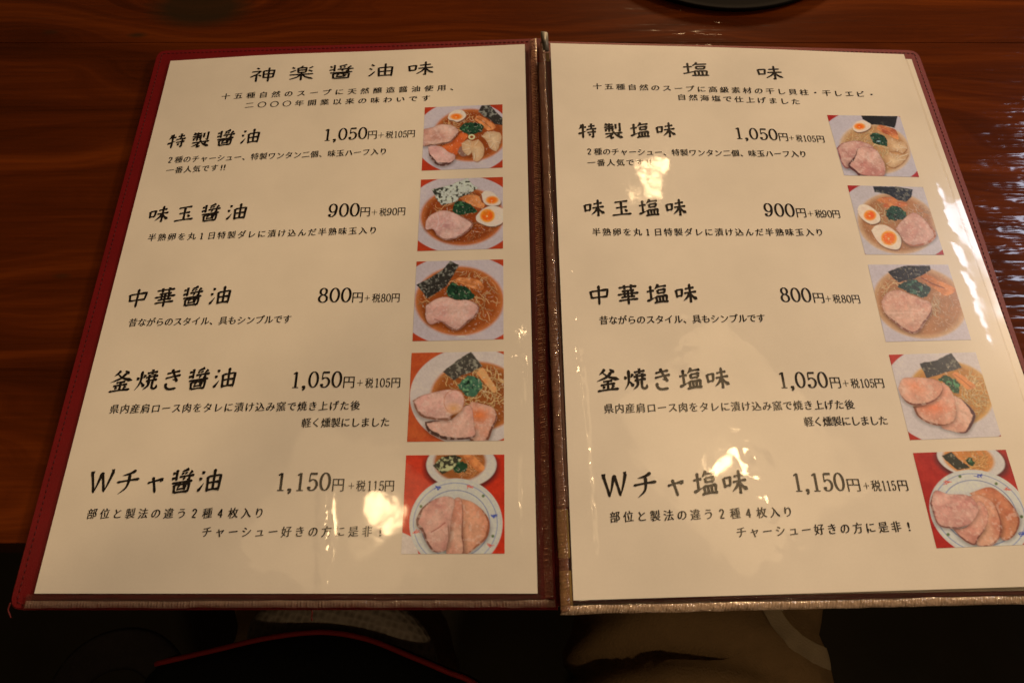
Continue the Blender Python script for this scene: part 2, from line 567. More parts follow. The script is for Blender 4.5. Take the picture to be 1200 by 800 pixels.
# brush strokes in a 100 x 100 box, y down. kinds: h across, v down, p left sweep, n right sweep, d dot, z turned, t flick, k hooked
BRUSH = {
    '特': 'p 24,10 18,26 8,38|h 14,30 46,27|t 4,66 24,60 48,50|v 29,6 28,94|h 56,24 90,21|v 72,6 72,40|h 47,43 98,39|h 50,61 95,58|k 80,44 80,90 69,84|d 58,68 66,79',
    '製': 'p 16,4 12,12 5,18|h 12,16 50,13|h 3,29 54,26|v 12,38 12,54|z 12,38 47,36 46,53 41,49|v 30,4 29,58|v 63,10 63,40|k 84,4 84,54 74,48|d 46,57 53,64|h 6,69 96,65|p 46,68 32,80 5,92|k 36,80 36,97 52,90|p 80,72 72,77 62,82|n 54,68 70,84 97,96',
    '醤': 'v 24,3 24,48|d 8,12 15,22|t 5,40 16,36 26,30|p 72,2 58,8 42,12|d 45,16 51,24|d 60,15 64,23|p 88,12 82,18 74,24|h 36,34 98,30|k 78,24 78,48 68,44|d 52,38 59,44|h 8,58 94,53|v 20,64 23,98|z 20,65 82,62 80,97|p 42,57 41,68 33,80|k 60,57 61,74 73,73|h 32,84 70,82|h 24,96 80,94',
    '油': 'd 14,10 25,20|d 6,36 17,45|t 5,90 14,80 28,58|v 42,32 45,95|z 42,34 95,30 92,94|h 44,60 90,57|h 45,88 90,86|v 68,4 68,88',
    '味': 'v 6,30 10,68|z 6,32 34,28 31,62|h 10,62 32,60|h 48,28 90,23|h 42,49 99,44|k 70,3 70,96 62,88|p 67,50 56,68 36,86|n 72,50 82,68 100,82',
    '玉': 'h 18,18 84,13|h 24,49 78,45|h 4,88 98,84|v 50,17 50,86|d 66,58 78,72',
    '中': 'v 12,30 17,68|z 12,33 90,27 84,66|h 17,64 84,61|v 50,4 49,99',
    '華': 'h 8,16 92,12|v 34,3 36,27|v 67,2 64,26|h 22,34 80,31|h 2,50 99,45|v 34,35 35,63|v 68,34 66,62|h 18,64 82,61|h 6,79 95,75|v 50,27 50,100',
    '釜': 'p 40,2 30,14 14,26|d 60,4 80,20|p 68,16 46,38 2,54|n 30,18 56,38 100,52|h 30,58 70,55|h 18,72 82,68|v 50,56 50,92|d 28,76 36,86|p 74,75 70,82 62,88|h 4,96 96,92',
    '焼': 'd 5,32 11,46|p 40,24 37,32 31,40|p 23,6 23,44 18,68 2,92|n 25,56 32,66 42,80|h 46,19 94,15|v 70,2 70,28|h 43,39 98,34|v 58,25 58,50|v 82,24 81,49|h 46,55 96,51|p 60,56 58,76 38,94|k 77,54 77,86 84,92 97,90 98,74',
    'き': 'h 20,22 78,14|h 16,43 84,33|v 42,2 56,34 70,60|t 72,62 64,54 48,50|v 24,64 24,80 38,93 72,92',
    'W': 'v 6,8 18,50 29,93|p 50,10 40,52 29,93|v 50,10 61,50 72,93|p 97,6 86,48 72,93|h 0,8 16,8|h 88,7 100,6',
    'チ': 'p 78,6 54,18 22,24|h 4,50 98,43|p 54,20 54,50 46,76 18,98',
    'ャ': 't 72,54 80,44 20,56|v 40,32 50,66 58,98|h 20,56 80,44',
    '塩': 'h 4,37 38,33|v 22,8 22,76|t 2,82 20,76 42,66|p 58,2 52,14 40,28|h 50,17 96,13|v 53,31 55,50|z 53,32 88,29 84,48|h 55,48 85,46|v 45,62 48,90|z 45,63 94,60 90,88|v 61,62 62,88|v 76,61 76,88|h 34,93 100,89',
    '神': 'd 26,4 36,12|z 8,30 44,26 30,46 4,66|v 28,48 28,98|d 36,52 46,62|v 54,26 56,74|z 54,27 96,24 93,72|h 56,49 93,47|h 56,72 93,70|v 75,4 75,100',
    '楽': 'p 54,2 50,8 44,14|v 35,16 37,48|z 35,17 68,15 66,47|h 37,32 66,30|h 37,48 66,46|d 12,10 22,20|t 6,44 16,38 28,30|p 92,8 86,14 78,20|d 76,32 92,42|h 4,62 96,58|v 50,48 50,100|p 46,62 34,78 6,92|n 54,62 68,78 96,92',
}


def stroke_widths(kind, n, pts, w):
    s = np.linspace(0, 1, n)
    if kind == 'h':
        return w * np.interp(s, [0, .05, .2, .6, .9, .97, 1], [.35, 1.0, .74, .68, 1.1, 1.15, .3])
    if kind == 'v':
        return w * np.interp(s, [0, .05, .2, .6, .92, 1], [.35, 1.35, 1.05, .92, 1.1, .35])
    if kind == 'p':
        return w * np.interp(s, [0, .08, .3, .7, 1], [.4, 1.35, 1.1, .75, .08])
    if kind == 'n':
        return w * np.interp(s, [0, .1, .5, .8, 1], [.3, .55, .95, 1.55, .15])
    if kind == 'd':
        return w * np.interp(s, [0, .2, .7, 1], [.3, .8, 1.45, .5])
    if kind == 't':
        return w * np.interp(s, [0, .15, .5, 1], [.5, 1.25, .8, .15])
    if kind == 'z':
        return w * np.interp(s, [0, .04, .15, .42, .5, .56, .9, 1], [.4, 1.0, .75, .75, 1.3, 1.1, .95, .5])
    return w * np.interp(s, [0, .05, .3, .75, .88, 1], [.4, 1.15, .95, 1.0, 1.0, .12])   # k


def ribbon(pts, wd):
    P = np.array(pts, float)
    n = len(P)
    T = np.gradient(P, axis=0)
    T /= np.maximum(np.hypot(T[:, 0], T[:, 1]), 1e-9)[:, None]
    Nn = np.stack([-T[:, 1], T[:, 0]], 1)
    A = P + Nn * wd[:, None] / 2
    B = P - Nn * wd[:, None] / 2
    V = np.concatenate([A, B])
    F = [(i, i + 1, n + i + 1, n + i) for i in range(n - 1)]
    return V, F


def resample(P, n):
    P = np.array(P, float)
    d = np.r_[0, np.cumsum(np.hypot(*np.diff(P, axis=0).T))]
    t = np.linspace(0, d[-1], n)
    return np.stack([np.interp(t, d, P[:, 0]), np.interp(t, d, P[:, 1])], 1)


def brush_glyph(ch, w, shear, plain=False):
    """list of stroke ribbons, centred, em = 1, y up"""
    out = []
    for st in BRUSH[ch].split('|'):
        kind, *pp = st.split()
        P = [tuple(map(float, p.split(','))) for p in pp]
        if kind in 'pnvt' and len(P) > 2:
            P = smooth_path(P, 8)
        elif kind == 'h' and not plain:
            (x0, y0), (x1, y1) = P
            P = smooth_path([(x0, y0), ((x0 + x1) / 2, (y0 + y1) / 2 - 1.2), (x1, y1)], 6)
        Q = resample(P, 16)
        wd = np.full(16, w) if plain else stroke_widths(kind, 16, Q, w)
        if plain:
            wd = wd * np.interp(np.linspace(0, 1, 16), [0, .06, .9, 1], [.75, 1, 1.05, .75])
            if kind in 'pt':
                wd = wd * np.linspace(1.05, .7, 16)
            if kind == 'n':
                wd = wd * np.interp(np.linspace(0, 1, 16), [0, .8, 1], [.8, 1.35, .7])
        if np.hypot(*(Q[0] - Q[-1])) < 1e-6:
            continue
        V, F = ribbon(Q, wd)
        V = (V - 50) / 100
        V[:, 1] = -V[:, 1] + shear * V[:, 0]
        out.append((V, F))
    return out


# serif figures: centre lines drawn with a broad nib (thick uprights, hairline turns). box 50 wide, 72 tall, y up
def _ell(cx, cy, rx, ry, a0=0, a1=360, n=40):
    return [(cx + rx * math.cos(math.radians(a0 + (a1 - a0) * i / n)), cy + ry * math.sin(math.radians(a0 + (a1 - a0) * i / n))) for i in range(n + 1)]


FIG = {
    '0': [_ell(25, 36, 18, 34)],
    '1': [[(26, 70), (26, 1.5)], [(26, 69), (13, 61)], [(13, 1.2), (39, 1.2)]],
    '2': [smooth_path([(9, 53), (13, 66), (25, 70), (37, 63), (38, 48), (27, 29), (9, 3)], 6), [(9, 3), (42, 3)]],
    '4': [[(34, 70), (7, 22)], [(7, 22), (46, 22)], [(34, 70), (34, 1)]],
    '5': [[(14, 67), (42, 67)], [(13.5, 68), (12, 36)],
          smooth_path([(12, 37), (22, 44), (33, 42), (41, 32), (42, 21), (36, 8), (25, 1.5), (14, 4), (9.5, 12)], 5), _ell(12, 12, 2.4, 2.4)],
    '8': [_ell(25, 54, 13.5, 16), _ell(25, 19, 17, 18)],
    '9': [_ell(24, 48, 16, 22), smooth_path([(40, 50), (39.5, 34), (34, 14), (22, 3), (11, 5), (8, 12)], 6), _ell(10.5, 12, 2.2, 2.2)],
    ',': [_ell(10, 4, 3.2, 3.2), smooth_path([(13, 4), (12, -4), (6, -11)], 5)],
}


def figure_glyph(ch, thick, thin):
    out = []
    for P in FIG[ch]:
        P = np.array(P, float)
        Q = resample(P, 26 if len(P) > 3 else 6)
        T = np.gradient(Q, axis=0)
        if np.hypot(*(Q[0] - Q[-1])) < 1e-3:
            T[0] = T[-1] = T[0] + T[-1]
        T /= np.maximum(np.hypot(T[:, 0], T[:, 1]), 1e-9)[:, None]
        wd = thin + (thick - thin) * np.abs(T[:, 1]) ** 1.5
        if ch == '5' and len(P) == 2 and P[0][1] == P[1][1]:
            wd = np.full(len(wd), thick * 0.85)
        if ch == '5' and len(P) == 2 and P[0][1] != P[1][1]:
            wd = np.full(len(wd), thin * 1.2)
        if ch == '1' and P[0][1] == P[1][1]:
            wd = np.full(len(wd), thin)
        out.append(ribbon(Q, wd))
    return out


def lines_quad(P, wd):
    return ribbon(resample(P, 4), np.full(4, wd))


# ------------------------------------------------------------------ sheets in their own frames (local x = u, y = -v, z up; millimetres)
class Sheet:
    def __init__(self, key, origin, au, av, an, corners, bump):
        self.key = key
        M = Matrix.Identity(4)
        for i in range(3):
            M[i][0], M[i][1], M[i][2], M[i][3] = au[i], -av[i], an[i], origin[i] * MM
        self.M = M
        self.c = np.array(corners, float)
        self.bump = bump

    def plane(self, uv):
        """page millimetres -> frame millimetres (the sheet sits very slightly askew in its pocket)"""
        uv = np.asarray(uv, float)
        a, b = uv[..., 0] / 210, uv[..., 1] / 297
        c = self.c
        return ((1 - a) * (1 - b))[..., None] * c[0] + (a * (1 - b))[..., None] * c[1] + ((1 - a) * b)[..., None] * c[2] + (a * b)[..., None] * c[3]

    def h(self, uv):
        uv = np.asarray(uv, float)
        z = np.zeros(uv.shape[:-1])
        for (u, v, su, sv, a) in self.bump:
            z += a * np.exp(-((uv[..., 0] - u) / su) ** 2 - ((uv[..., 1] - v) / sv) ** 2)
        return z

    def local(self, uv, lift):
        p = self.plane(uv)
        z = self.h(uv) + lift
        return np.stack([p[..., 0], -p[..., 1], z], -1) * MM


SHEET_Z = 3.0
LEFT = Sheet('soy', (-201.54, 314.14, 3.59 + SHEET_Z), (0.9986, 0.0052, 0.0519), (0.0053, -1.0, -0.0032), (-0.0519, -0.0034, 0.9986),
             [[-0.32, 0.58], [209.22, -0.22], [-0.29, 296.03], [210.58, 297.77]], [(62, 0, 48, 28, 1.2)])
RIGHT = Sheet('salt', (20.41, 312.92, 16.90 + SHEET_Z), (0.9988, 0.0169, -0.047), (0.0171, -0.9999, 0.0026), (0.0469, 0.0034, 0.9989),
              [[1.63, -0.59], [210.04, 1.16], [-1.13, 298.27], [210.75, 295.4]], [(105, 0, 70, 30, 0.9)])


def sheet_paper(name, sh, edge=None, lift=0.0, nu=42, nv=60, mat=None):
    th = 0.18
    us, vs = np.linspace(0, 210, nu + 1), np.linspace(0, 297, nv + 1)
    V, F = [], []
    for top in (1, 0):
        for v in vs:
            for u in us:
                e = edge(v) * (u / 210) ** 3 if edge else 0
                V.append(sh.local((u + e, v), lift if top else lift - th))
    n1, m1 = nu + 1, (nu + 1) * (nv + 1)
    for j in range(nv):
        for i in range(nu):
            a = j * n1 + i
            F.append((a, a + n1, a + n1 + 1, a + 1))
            F.append((m1 + a, m1 + a + 1, m1 + a + n1 + 1, m1 + a + n1))
    ring = [i for i in range(n1)] + [j * n1 + nu for j in range(1, nv + 1)] + [nv * n1 + i for i in range(nu - 1, -1, -1)] + [j * n1 for j in range(nv - 1, 0, -1)]
    base = len(V)
    V += [V[i] for i in ring] + [V[m1 + i] for i in ring]
    n2 = len(ring)
    for k in range(n2):
        b = (k + 1) % n2
        F.append((base + k, base + b, base + n2 + b, base + n2 + k))
    o = mesh_obj(name, V, F, mat or PAPER[sh.key], None, smooth=True)
    o.matrix_world = sh.M
    return o


def write(name, sh, parent, pieces):
    """pieces: list of (V in page millimetres, faces) -> one ink mesh a hair above the paper"""
    V, F, k = [], [], 0
    for i, (P, f) in enumerate(pieces):
        L = sh.local(np.asarray(P), 0.10 + 0.0015 * (i % 40))
        V.extend(L)
        F.extend([tuple(j + k for j in q) for q in f])
        k += len(P)
    o = mesh_obj(name, V, F, INK[sh.key], parent)
    return o


def place(V, cu, cv, sx, sy):
    return np.stack([cu + V[:, 0] * sx, cv - V[:, 1] * sy], 1)


def small_line(sh, parent, name, text, u0, v0, pitch, v1, sx, sy):
    pcs = []
    n = len(text)
    k = 0.0
    count = n - 1 if not text.endswith('!!') else n - 2
    for i, ch in enumerate(text):
        u = u0 + pitch * i
        if text.endswith('!!') and i >= n - 2:
            u = u0 + pitch * (n - 2) - 0.9 + (i - (n - 2)) * 1.7
        v = v0 + (v1 - v0) * (i / max(1, count))
        V, F = font_glyph(ch, (-0.027, -0.002))
        V = V.copy()
        V[:, 1] += 0.10 * V[:, 0]
        if ch in '124':
            for V, F in figure_glyph(ch, 14.0, 9.0):
                pcs.append((place((V - np.array([25, 38])) / 92, u, v, sx, sy), F))
            continue
        if ch == '!':
            V = V * np.array([1.2, 1.1])
        pcs.append((place(V, u, v, sx, sy), F))
    return write(name, sh, parent, pcs)


def brush_line(sh, parent, name, text, u0, v0, pitch, v1, sx, sy, w, shear, plain=False):
    pcs = []
    for i, ch in enumerate(text):
        u = u0 + pitch * i
        v = v0 + (v1 - v0) * i / max(1, len(text) - 1)
        s = 1.0
        for V, F in brush_glyph(ch, w, shear, plain):
            pcs.append((place(V, u, v, sx * s, sy * s), F))
    return write(name, sh, parent, pcs)


def price_line(sh, parent, big, tax, U, v0, v1, h):
    pcs = []

    def base(u):
        return v0 + (v1 - v0) * (u - U[0]) / (U[-1] - U[0])

    def figures(txt, ua, ub, hh, thick, thin):
        adv = [27 if c == ',' else 50 for c in txt]
        # first figure's left edge at ua, last one's right edge at ub
        tot = sum(adv) - 2 * 2
        k = (ub - ua) / tot
        x = -2
        ky = hh / 72
        for c, a in zip(txt, adv):
            for V, F in figure_glyph(c, thick, thin):
                uu = ua + (x + V[:, 0] + (2 if c == ',' else 0)) * k
                pcs.append((np.stack([uu, base(uu) - V[:, 1] * ky], 1), F))
            x += a

    def glyph(c, ua, ub, hh, ins):
        V, F = font_glyph(c, ins)
        lo, hi = V.min(0), V.max(0)
        uu = ua + (V[:, 0] - lo[0]) / (hi[0] - lo[0]) * (ub - ua)
        vv = base(uu) - (V[:, 1] - lo[1]) / (hi[1] - lo[1]) * hh + 0.25
        pcs.append((np.stack([uu, vv], 1), F))
    figures(big, U[0], U[1], h, 10.5, 4.2)
    glyph('円', U[2], U[3], h * 0.68, (-0.012, 0.004))
    um, vm = (U[4] + U[5]) / 2, base((U[4] + U[5]) / 2) - h * 0.27
    r = (U[5] - U[4]) / 2
    pcs.append(lines_quad([(um - r, vm), (um + r, vm)], 0.26))
    pcs.append(lines_quad([(um, vm - r * 1.1), (um, vm + r * 1.1)], 0.26))
    glyph('税', U[6], U[7], h * 0.60, (-0.014, 0.0))
    figures(tax, U[8], U[9], h * 0.54, 10.0, 5.0)
    glyph('円', U[10], U[11], h * 0.58, (-0.012, 0.004))
    return write('price', sh, parent, pcs)


AA = '十五種自然のスープに'
D1 = '2種のチャーシュー、特製ワンタン二個、味玉ハーフ入り'
D2 = '半熟卵を丸1日特製ダレに漬け込んだ半熟味玉入り'
D3 = '昔ながらのスタイル、具もシンプルです'
D4 = '県内産肩ロース肉をタレに漬け込み窯で焼き上げた後'
D5 = '部位と製法の違う2種4枚入り'
D6 = 'チャーシュー好きの方に是非!'
LINES = {
    'soy': [('heading', '神楽醤油味', 57.8, 14.8, 23.0, 14.9),
            ('introduction', AA + '天然醸造醤油使用、', 38.4, 29.5, 7.307, 30.0), ('introduction', '二〇〇〇年開業以来の味わいです', 53.2, 36.6, 7.193, 37.0),
            ('dish_name', '特製醤油', 15.2, 59.9, 13.857, 58.8), ('description', D1, 14.3, 72.9, 4.718, 72.8), ('description', '一番人気です!!', 15.6, 79.9, 4.89, 79.3),
            ('dish_name', '味玉醤油', 15.0, 108.5, 13.961, 108.5), ('description', D2, 14.4, 122.7, 5.271, 122.6),
            ('dish_name', '中華醤油', 14.3, 158.0, 13.975, 157.8), ('description', D3, 15.0, 171.6, 4.519, 171.8),
            ('dish_name', '釜焼き醤油', 16.0, 202.2, 12.43, 201.7), ('description', D4, 16.0, 216.1, 4.913, 216.3), ('description', '軽く燻製にしました', 107.2, 224.2, 4.506, 224.4),
            ('dish_name', 'Wチャ醤油', 17.5, 250.2, 12.351, 250.0), ('description', D5, 17.0, 264.1, 5.71, 264.2), ('description', D6, 69.5, 272.1, 5.764, 272.3)],
    'salt': [('heading', '塩', 82.6, 17.1, 0.0, 17.1), ('heading', '味', 125.6, 18.1, 0.0, 18.1),
             ('introduction', AA + '高級素材の干し貝柱・干しエビ・', 25.4, 31.2, 6.559, 31.9), ('introduction', '自然海塩で仕上げました', 72.5, 37.6, 6.48, 38.7),
             ('dish_name', '特製塩味', 18.0, 62.6, 14.305, 60.9), ('description', D1, 18.4, 76.3, 4.648, 75.2), ('description', '一番人気です!!', 19.1, 83.6, 5.144, 82.7),
             ('dish_name', '味玉塩味', 18.8, 112.0, 14.07, 111.0), ('description', D2, 19.2, 126.1, 5.204, 124.9),
             ('dish_name', '中華塩味', 18.4, 161.3, 14.061, 160.4), ('description', D3, 19.8, 174.7, 4.442, 173.5),
             ('dish_name', '釜焼き塩味', 19.7, 204.5, 12.61, 204.0), ('description', D4, 19.3, 218.0, 4.776, 217.1), ('description', '軽く燻製にしました', 108.8, 225.0, 4.277, 224.8),
             ('dish_name', 'Wチャ塩味', 19.5, 252.0, 12.935, 251.6), ('description', D5, 18.7, 265.1, 5.648, 264.4), ('description', D6, 71.0, 272.4, 5.531, 271.5)]}
PRICES = {
    'soy': [('1,050', '105', [97.9, 122.5, 123.0, 127.9, 128.6, 131.9, 132.8, 137.0, 137.3, 144.5, 144.8, 148.9], 64.1, 63.8, 8.3),
            ('900', '90', [105.8, 122.4, 122.8, 127.9, 128.8, 131.7, 132.9, 136.6, 136.8, 142.1, 142.5, 146.3], 113.9, 114.0, 8.3),
            ('800', '80', [105.7, 122.4, 122.9, 128.1, 129.0, 131.6, 132.7, 136.8, 137.1, 142.0, 142.4, 146.3], 163.3, 163.9, 8.1),
            ('1,050', '105', [97.4, 121.8, 122.5, 127.7, 129.0, 131.7, 132.8, 136.5, 137.1, 144.5, 145.0, 149.1], 207.3, 207.8, 8.1),
            ('1,150', '115', [96.5, 121.2, 122.0, 127.1, 129.1, 131.6, 132.5, 136.6, 137.2, 144.8, 145.1, 149.1], 254.8, 255.3, 8.0)],
    'salt': [('1,050', '105', [98.8, 122.8, 123.3, 128.3, 129.0, 131.6, 132.8, 136.3, 136.6, 143.8, 144.4, 148.5], 65.8, 67.0, 7.9),
             ('900', '90', [107.0, 123.2, 123.9, 128.9, 129.8, 132.7, 133.6, 137.5, 137.5, 142.6, 142.9, 146.7], 115.7, 115.9, 8.2),
             ('800', '80', [106.8, 122.3, 123.1, 128.4, 129.1, 131.8, 132.7, 136.5, 136.9, 141.9, 142.3, 146.1], 164.8, 165.3, 7.9),
             ('1,050', '105', [98.1, 121.5, 122.4, 127.2, 128.2, 131.0, 132.0, 135.9, 136.3, 143.1, 143.4, 147.6], 209.0, 209.0, 7.9),
             ('1,150', '115', [96.2, 119.3, 120.2, 125.8, 127.3, 129.8, 130.7, 134.9, 135.3, 141.6, 142.5, 146.8], 256.0, 256.4, 8.0)]}


def print_sheet(sh, root):
    for kind, t, u0, v0, pitch, v1 in LINES[sh.key]:
        if kind == 'heading':
            brush_line(sh, root, kind, t, u0, v0, pitch, v1, 15.0, 10.8, 8.4, 0.0, True)
        elif kind == 'introduction':
            small_line(sh, root, kind, t, u0, v0, pitch, v1, 5.3, 4.6)
        elif kind == 'dish_name':
            brush_line(sh, root, kind, t, u0, v0, pitch, v1, 10.7, 11.0, 11.0, 0.08)
        else:
            small_line(sh, root, kind, t, u0, v0, pitch, v1, 4.5, 4.8)
    for big, tax, U, v0, v1, h in PRICES[sh.key]:
        price_line(sh, root, big, tax, U, v0, v1, h)

# ------------------------------------------------------------------ the printed dish photographs (colour per vertex of a fine grid)
def lin(c):
    c = np.asarray(c, float) / 255
    return np.where(c <= 0.04045, c / 12.92, ((c + 0.055) / 1.055) ** 2.4)


def vnoise(shape, scale, seed, octv=3):
    """smooth value noise, 0..1"""
    r = np.random.default_rng(seed)
    H, Wd = shape
    out = np.zeros(shape)
    amp, tot = 1.0, 0
    for o in range(octv):
        n = max(2, int(scale * 2 ** o))
        g = r.random((n + 2, n + 2))
        y, x = np.linspace(0, n, H), np.linspace(0, n, Wd)
        yi, xi = np.minimum(y.astype(int), n), np.minimum(x.astype(int), n)
        fy, fx = (y - yi)[:, None], (x - xi)[None, :]
        fy, fx = fy * fy * (3 - 2 * fy), fx * fx * (3 - 2 * fx)
        a, b = g[yi][:, xi], g[yi][:, xi + 1]
        c, d = g[yi + 1][:, xi], g[yi + 1][:, xi + 1]
        out += amp * (a * (1 - fx) * (1 - fy) + b * fx * (1 - fy) + c * (1 - fx) * fy + d * fx * fy)
        tot += amp
        amp *= .55
    return out / tot


class Print:
    N = 156

    def __init__(self, quad, ref, seed):
        """quad: the print's corners (tl, tr, br, bl) in the drawing's own units; ref: paper tone next to it"""
        n = self.N
        A, B = [], []
        for (x, y), (u, v) in zip(((0, 0), (1, 0), (1, 1), (0, 1)), quad):
            A.append([x, y, 1, 0, 0, 0, -u * x, -u * y])
            B.append(u)
            A.append([0, 0, 0, x, y, 1, -v * x, -v * y])
            B.append(v)
        h = np.r_[np.linalg.solve(np.array(A, float), np.array(B, float)), 1].reshape(3, 3)
        yy, xx = np.mgrid[0:n, 0:n] / (n - 1)
        q = h @ np.stack([xx.ravel(), yy.ravel(), np.ones(n * n)])
        self.X, self.Y = (q[0] / q[2]).reshape(n, n), (q[1] / q[2]).reshape(n, n)
        self.px = np.hypot(quad[1][0] - quad[0][0], quad[1][1] - quad[0][1]) / n
        self.ref = lin(ref) * np.array([0.97, 1.04, 1.16]) / 0.75
        self.seed = seed
        self.img = np.zeros((n, n, 3))
        self.inside = np.ones((n, n))

    def c(self, rgb):
        c = lin(rgb) / self.ref
        return np.clip(c / max(1.0, c.max() / 0.84) ** 0.75, 0.004, 0.95)

    def nz(self, scale, octv=3):
        self.seed += 1
        return vnoise((self.N, self.N), scale, self.seed, octv)

    def put(self, mask, rgb, var=0.12, scale=14, rgb2=None, vs=None):
        col = self.c(rgb)[None, None, :]
        n = self.nz(scale)[..., None]
        if rgb2 is not None:
            t = np.clip((n - .32) * 2.6, 0, 1) if vs is None else vs[..., None]
            col = col * (1 - t) + self.c(rgb2)[None, None, :] * t
        col = col * (1 + var * (n - .5) * 2)
        self.img = self.img * (1 - mask[..., None]) + col * mask[..., None]

    def fill(self, rgb, **k):
        self.put(np.ones_like(self.X), rgb, **k)

    def ell_d(self, cx, cy, rx, ry, rot=0):
        a = math.radians(rot)
        x, y = self.X - cx, self.Y - cy
        u, v = x * math.cos(a) + y * math.sin(a), -x * math.sin(a) + y * math.cos(a)
        k = np.sqrt((u / rx) ** 2 + (v / ry) ** 2) + 1e-9
        return (k - 1) * min(rx, ry)

    def ell(self, cx, cy, rx, ry, rgb, rot=0, soft=1.3, **k):
        m = np.clip(.5 - self.ell_d(cx, cy, rx, ry, rot) / (soft * self.px), 0, 1)
        self.put(m, rgb, **k)

    def ring(self, cx, cy, rx, ry, w, rgb, rot=0, a=1.0):
        d = np.abs(self.ell_d(cx, cy, rx, ry, rot)) - w / 2
        self.put(a * np.clip(.5 - d / (1.2 * self.px), 0, 1), rgb)

    def poly_d(self, pts, smooth=True):
        P = np.array(smooth_path(list(pts) + [pts[0]], 5)[:-1] if smooth else pts, float)
        x, y = self.X, self.Y
        d = np.full(x.shape, 1e18)
        ins = np.zeros(x.shape, bool)
        n = len(P)
        for i in range(n):
            (x0, y0), (x1, y1) = P[i], P[(i + 1) % n]
            ex, ey = x1 - x0, y1 - y0
            t = np.clip(((x - x0) * ex + (y - y0) * ey) / (ex * ex + ey * ey + 1e-9), 0, 1)
            d = np.minimum(d, (x - x0 - t * ex) ** 2 + (y - y0 - t * ey) ** 2)
            if y0 != y1:
                c = ((y0 > y) != (y1 > y)) & (x < ex * (y - y0) / ey + x0)
                ins ^= c
        d = np.sqrt(d)
        return np.where(ins, -d, d)

    def poly(self, pts, rgb, soft=1.4, smooth=True, rough=0.0, **k):
        d = self.poly_d(pts, smooth)
        if rough:
            d = d + (self.nz(26) - .5) * 2 * rough
        self.put(np.clip(.5 - d / (soft * self.px), 0, 1), rgb, **k)
        return d

    def line(self, pts, w, rgb, a=1.0, soft=1.2, clip=False):
        P = smooth_path(pts, 6) if len(pts) > 2 else pts
        d = np.full(self.X.shape, 1e18)
        for (x0, y0), (x1, y1) in zip(P[:-1], P[1:]):
            ex, ey = x1 - x0, y1 - y0
            t = np.clip(((self.X - x0) * ex + (self.Y - y0) * ey) / (ex * ex + ey * ey + 1e-9), 0, 1)
            d = np.minimum(d, (self.X - x0 - t * ex) ** 2 + (self.Y - y0 - t * ey) ** 2)
        m = np.clip(.5 - (np.sqrt(d) - w / 2) / (soft * self.px), 0, 1) * a
        if clip:
            m = m * self.inside
        self.img = self.img * (1 - m[..., None]) + self.c(rgb) * m[..., None]

    def noodles(self, cx, cy, rx, ry, n, rgb, dark, seed, w=7, ang=None):
        r = random.Random(seed)
        for i in range(n):
            a, q = r.uniform(0, 6.28), math.sqrt(r.random())
            x, y = cx + rx * q * math.cos(a), cy + ry * q * math.sin(a)
            th = r.uniform(0, 6.28) if ang is None else math.radians(ang) + r.uniform(-.4, .4)
            P = [(x, y)]
            for k in range(4):
                th += r.uniform(-.9, .9)
                x, y = x + math.cos(th) * w * 3.2, y + math.sin(th) * w * 3.2
                P.append((x, y))
            self.line([(p[0] + w * .35, p[1] + w * .5) for p in P], w, dark, .6, clip=True)
            f = r.uniform(.75, 1.1)
            self.line(P, w * r.uniform(.6, .95), tuple(min(255, v * f) for v in rgb), .85, clip=True)

    def pork(self, pts, rgb=(204, 152, 122), rgb2=(168, 112, 88), rim=(92, 52, 34), rw=12, side=None, fat=True):
        """a slice of roast pork: marbled flesh, browned edge (side: direction of the dark crust)"""
        rgb = tuple(.68 * a + .32 * b for a, b in zip(rgb, (188, 144, 110)))
        rgb2 = tuple(.68 * a + .32 * b for a, b in zip(rgb2, (150, 100, 74)))
        d = self.poly_d(pts)
        sh_ = np.clip(1 - d / (7 * self.px), 0, 1) * np.clip((self.Y - np.mean([q[1] for q in pts])) / (20 * self.px) + .6, .15, 1)
        self.img = self.img * (1 - .5 * sh_ * (d > 0))[..., None]
        m = np.clip(.5 - d / (1.4 * self.px), 0, 1)
        self.put(m, rgb, .14, 6, rgb2)
        gx = np.clip((self.Y - np.mean([q[1] for q in pts])) / (60 * self.px), -1, 1)
        self.img = self.img * (1 - m * .10 * gx)[..., None]
        a = math.radians(self.seed * 37 % 180)
        ph = (self.X * math.cos(a) + self.Y * math.sin(a)) / (self.px * 5) + 9 * self.nz(6)
        self.img = self.img * (1 + m * .07 * np.sin(ph))[..., None]
        self.img = self.img * (1 - m * .12 * np.clip((self.nz(44, 2) - .5) * 3, 0, 1))[..., None]
        self.img = self.img * (1 - .16 * m * np.clip(1 + d / (9 * self.px), 0, 1) ** 2)[..., None]
        if side is not None:
            n = self.nz(20)
            cx, cy = np.mean([p[0] for p in pts]), np.mean([p[1] for p in pts])
            dr = ((self.X - cx) * math.cos(math.radians(side)) + (self.Y - cy) * math.sin(math.radians(side)))
            dr = dr / (np.abs(dr)[m > .5].max() + 1e-6)
            width = rw * np.clip(dr * 1.7 + .2, 0.0, 1.2) * (.45 + 1.1 * n)
            e = np.clip((d + width) / (1.6 * self.px) + .5, 0, 1) * m
            self.put(e, rim, .3, 30)
        if fat:
            n = self.nz(30, 2)
            self.put(m * np.clip((n - .62) * 4, 0, .30), (226, 184, 156))

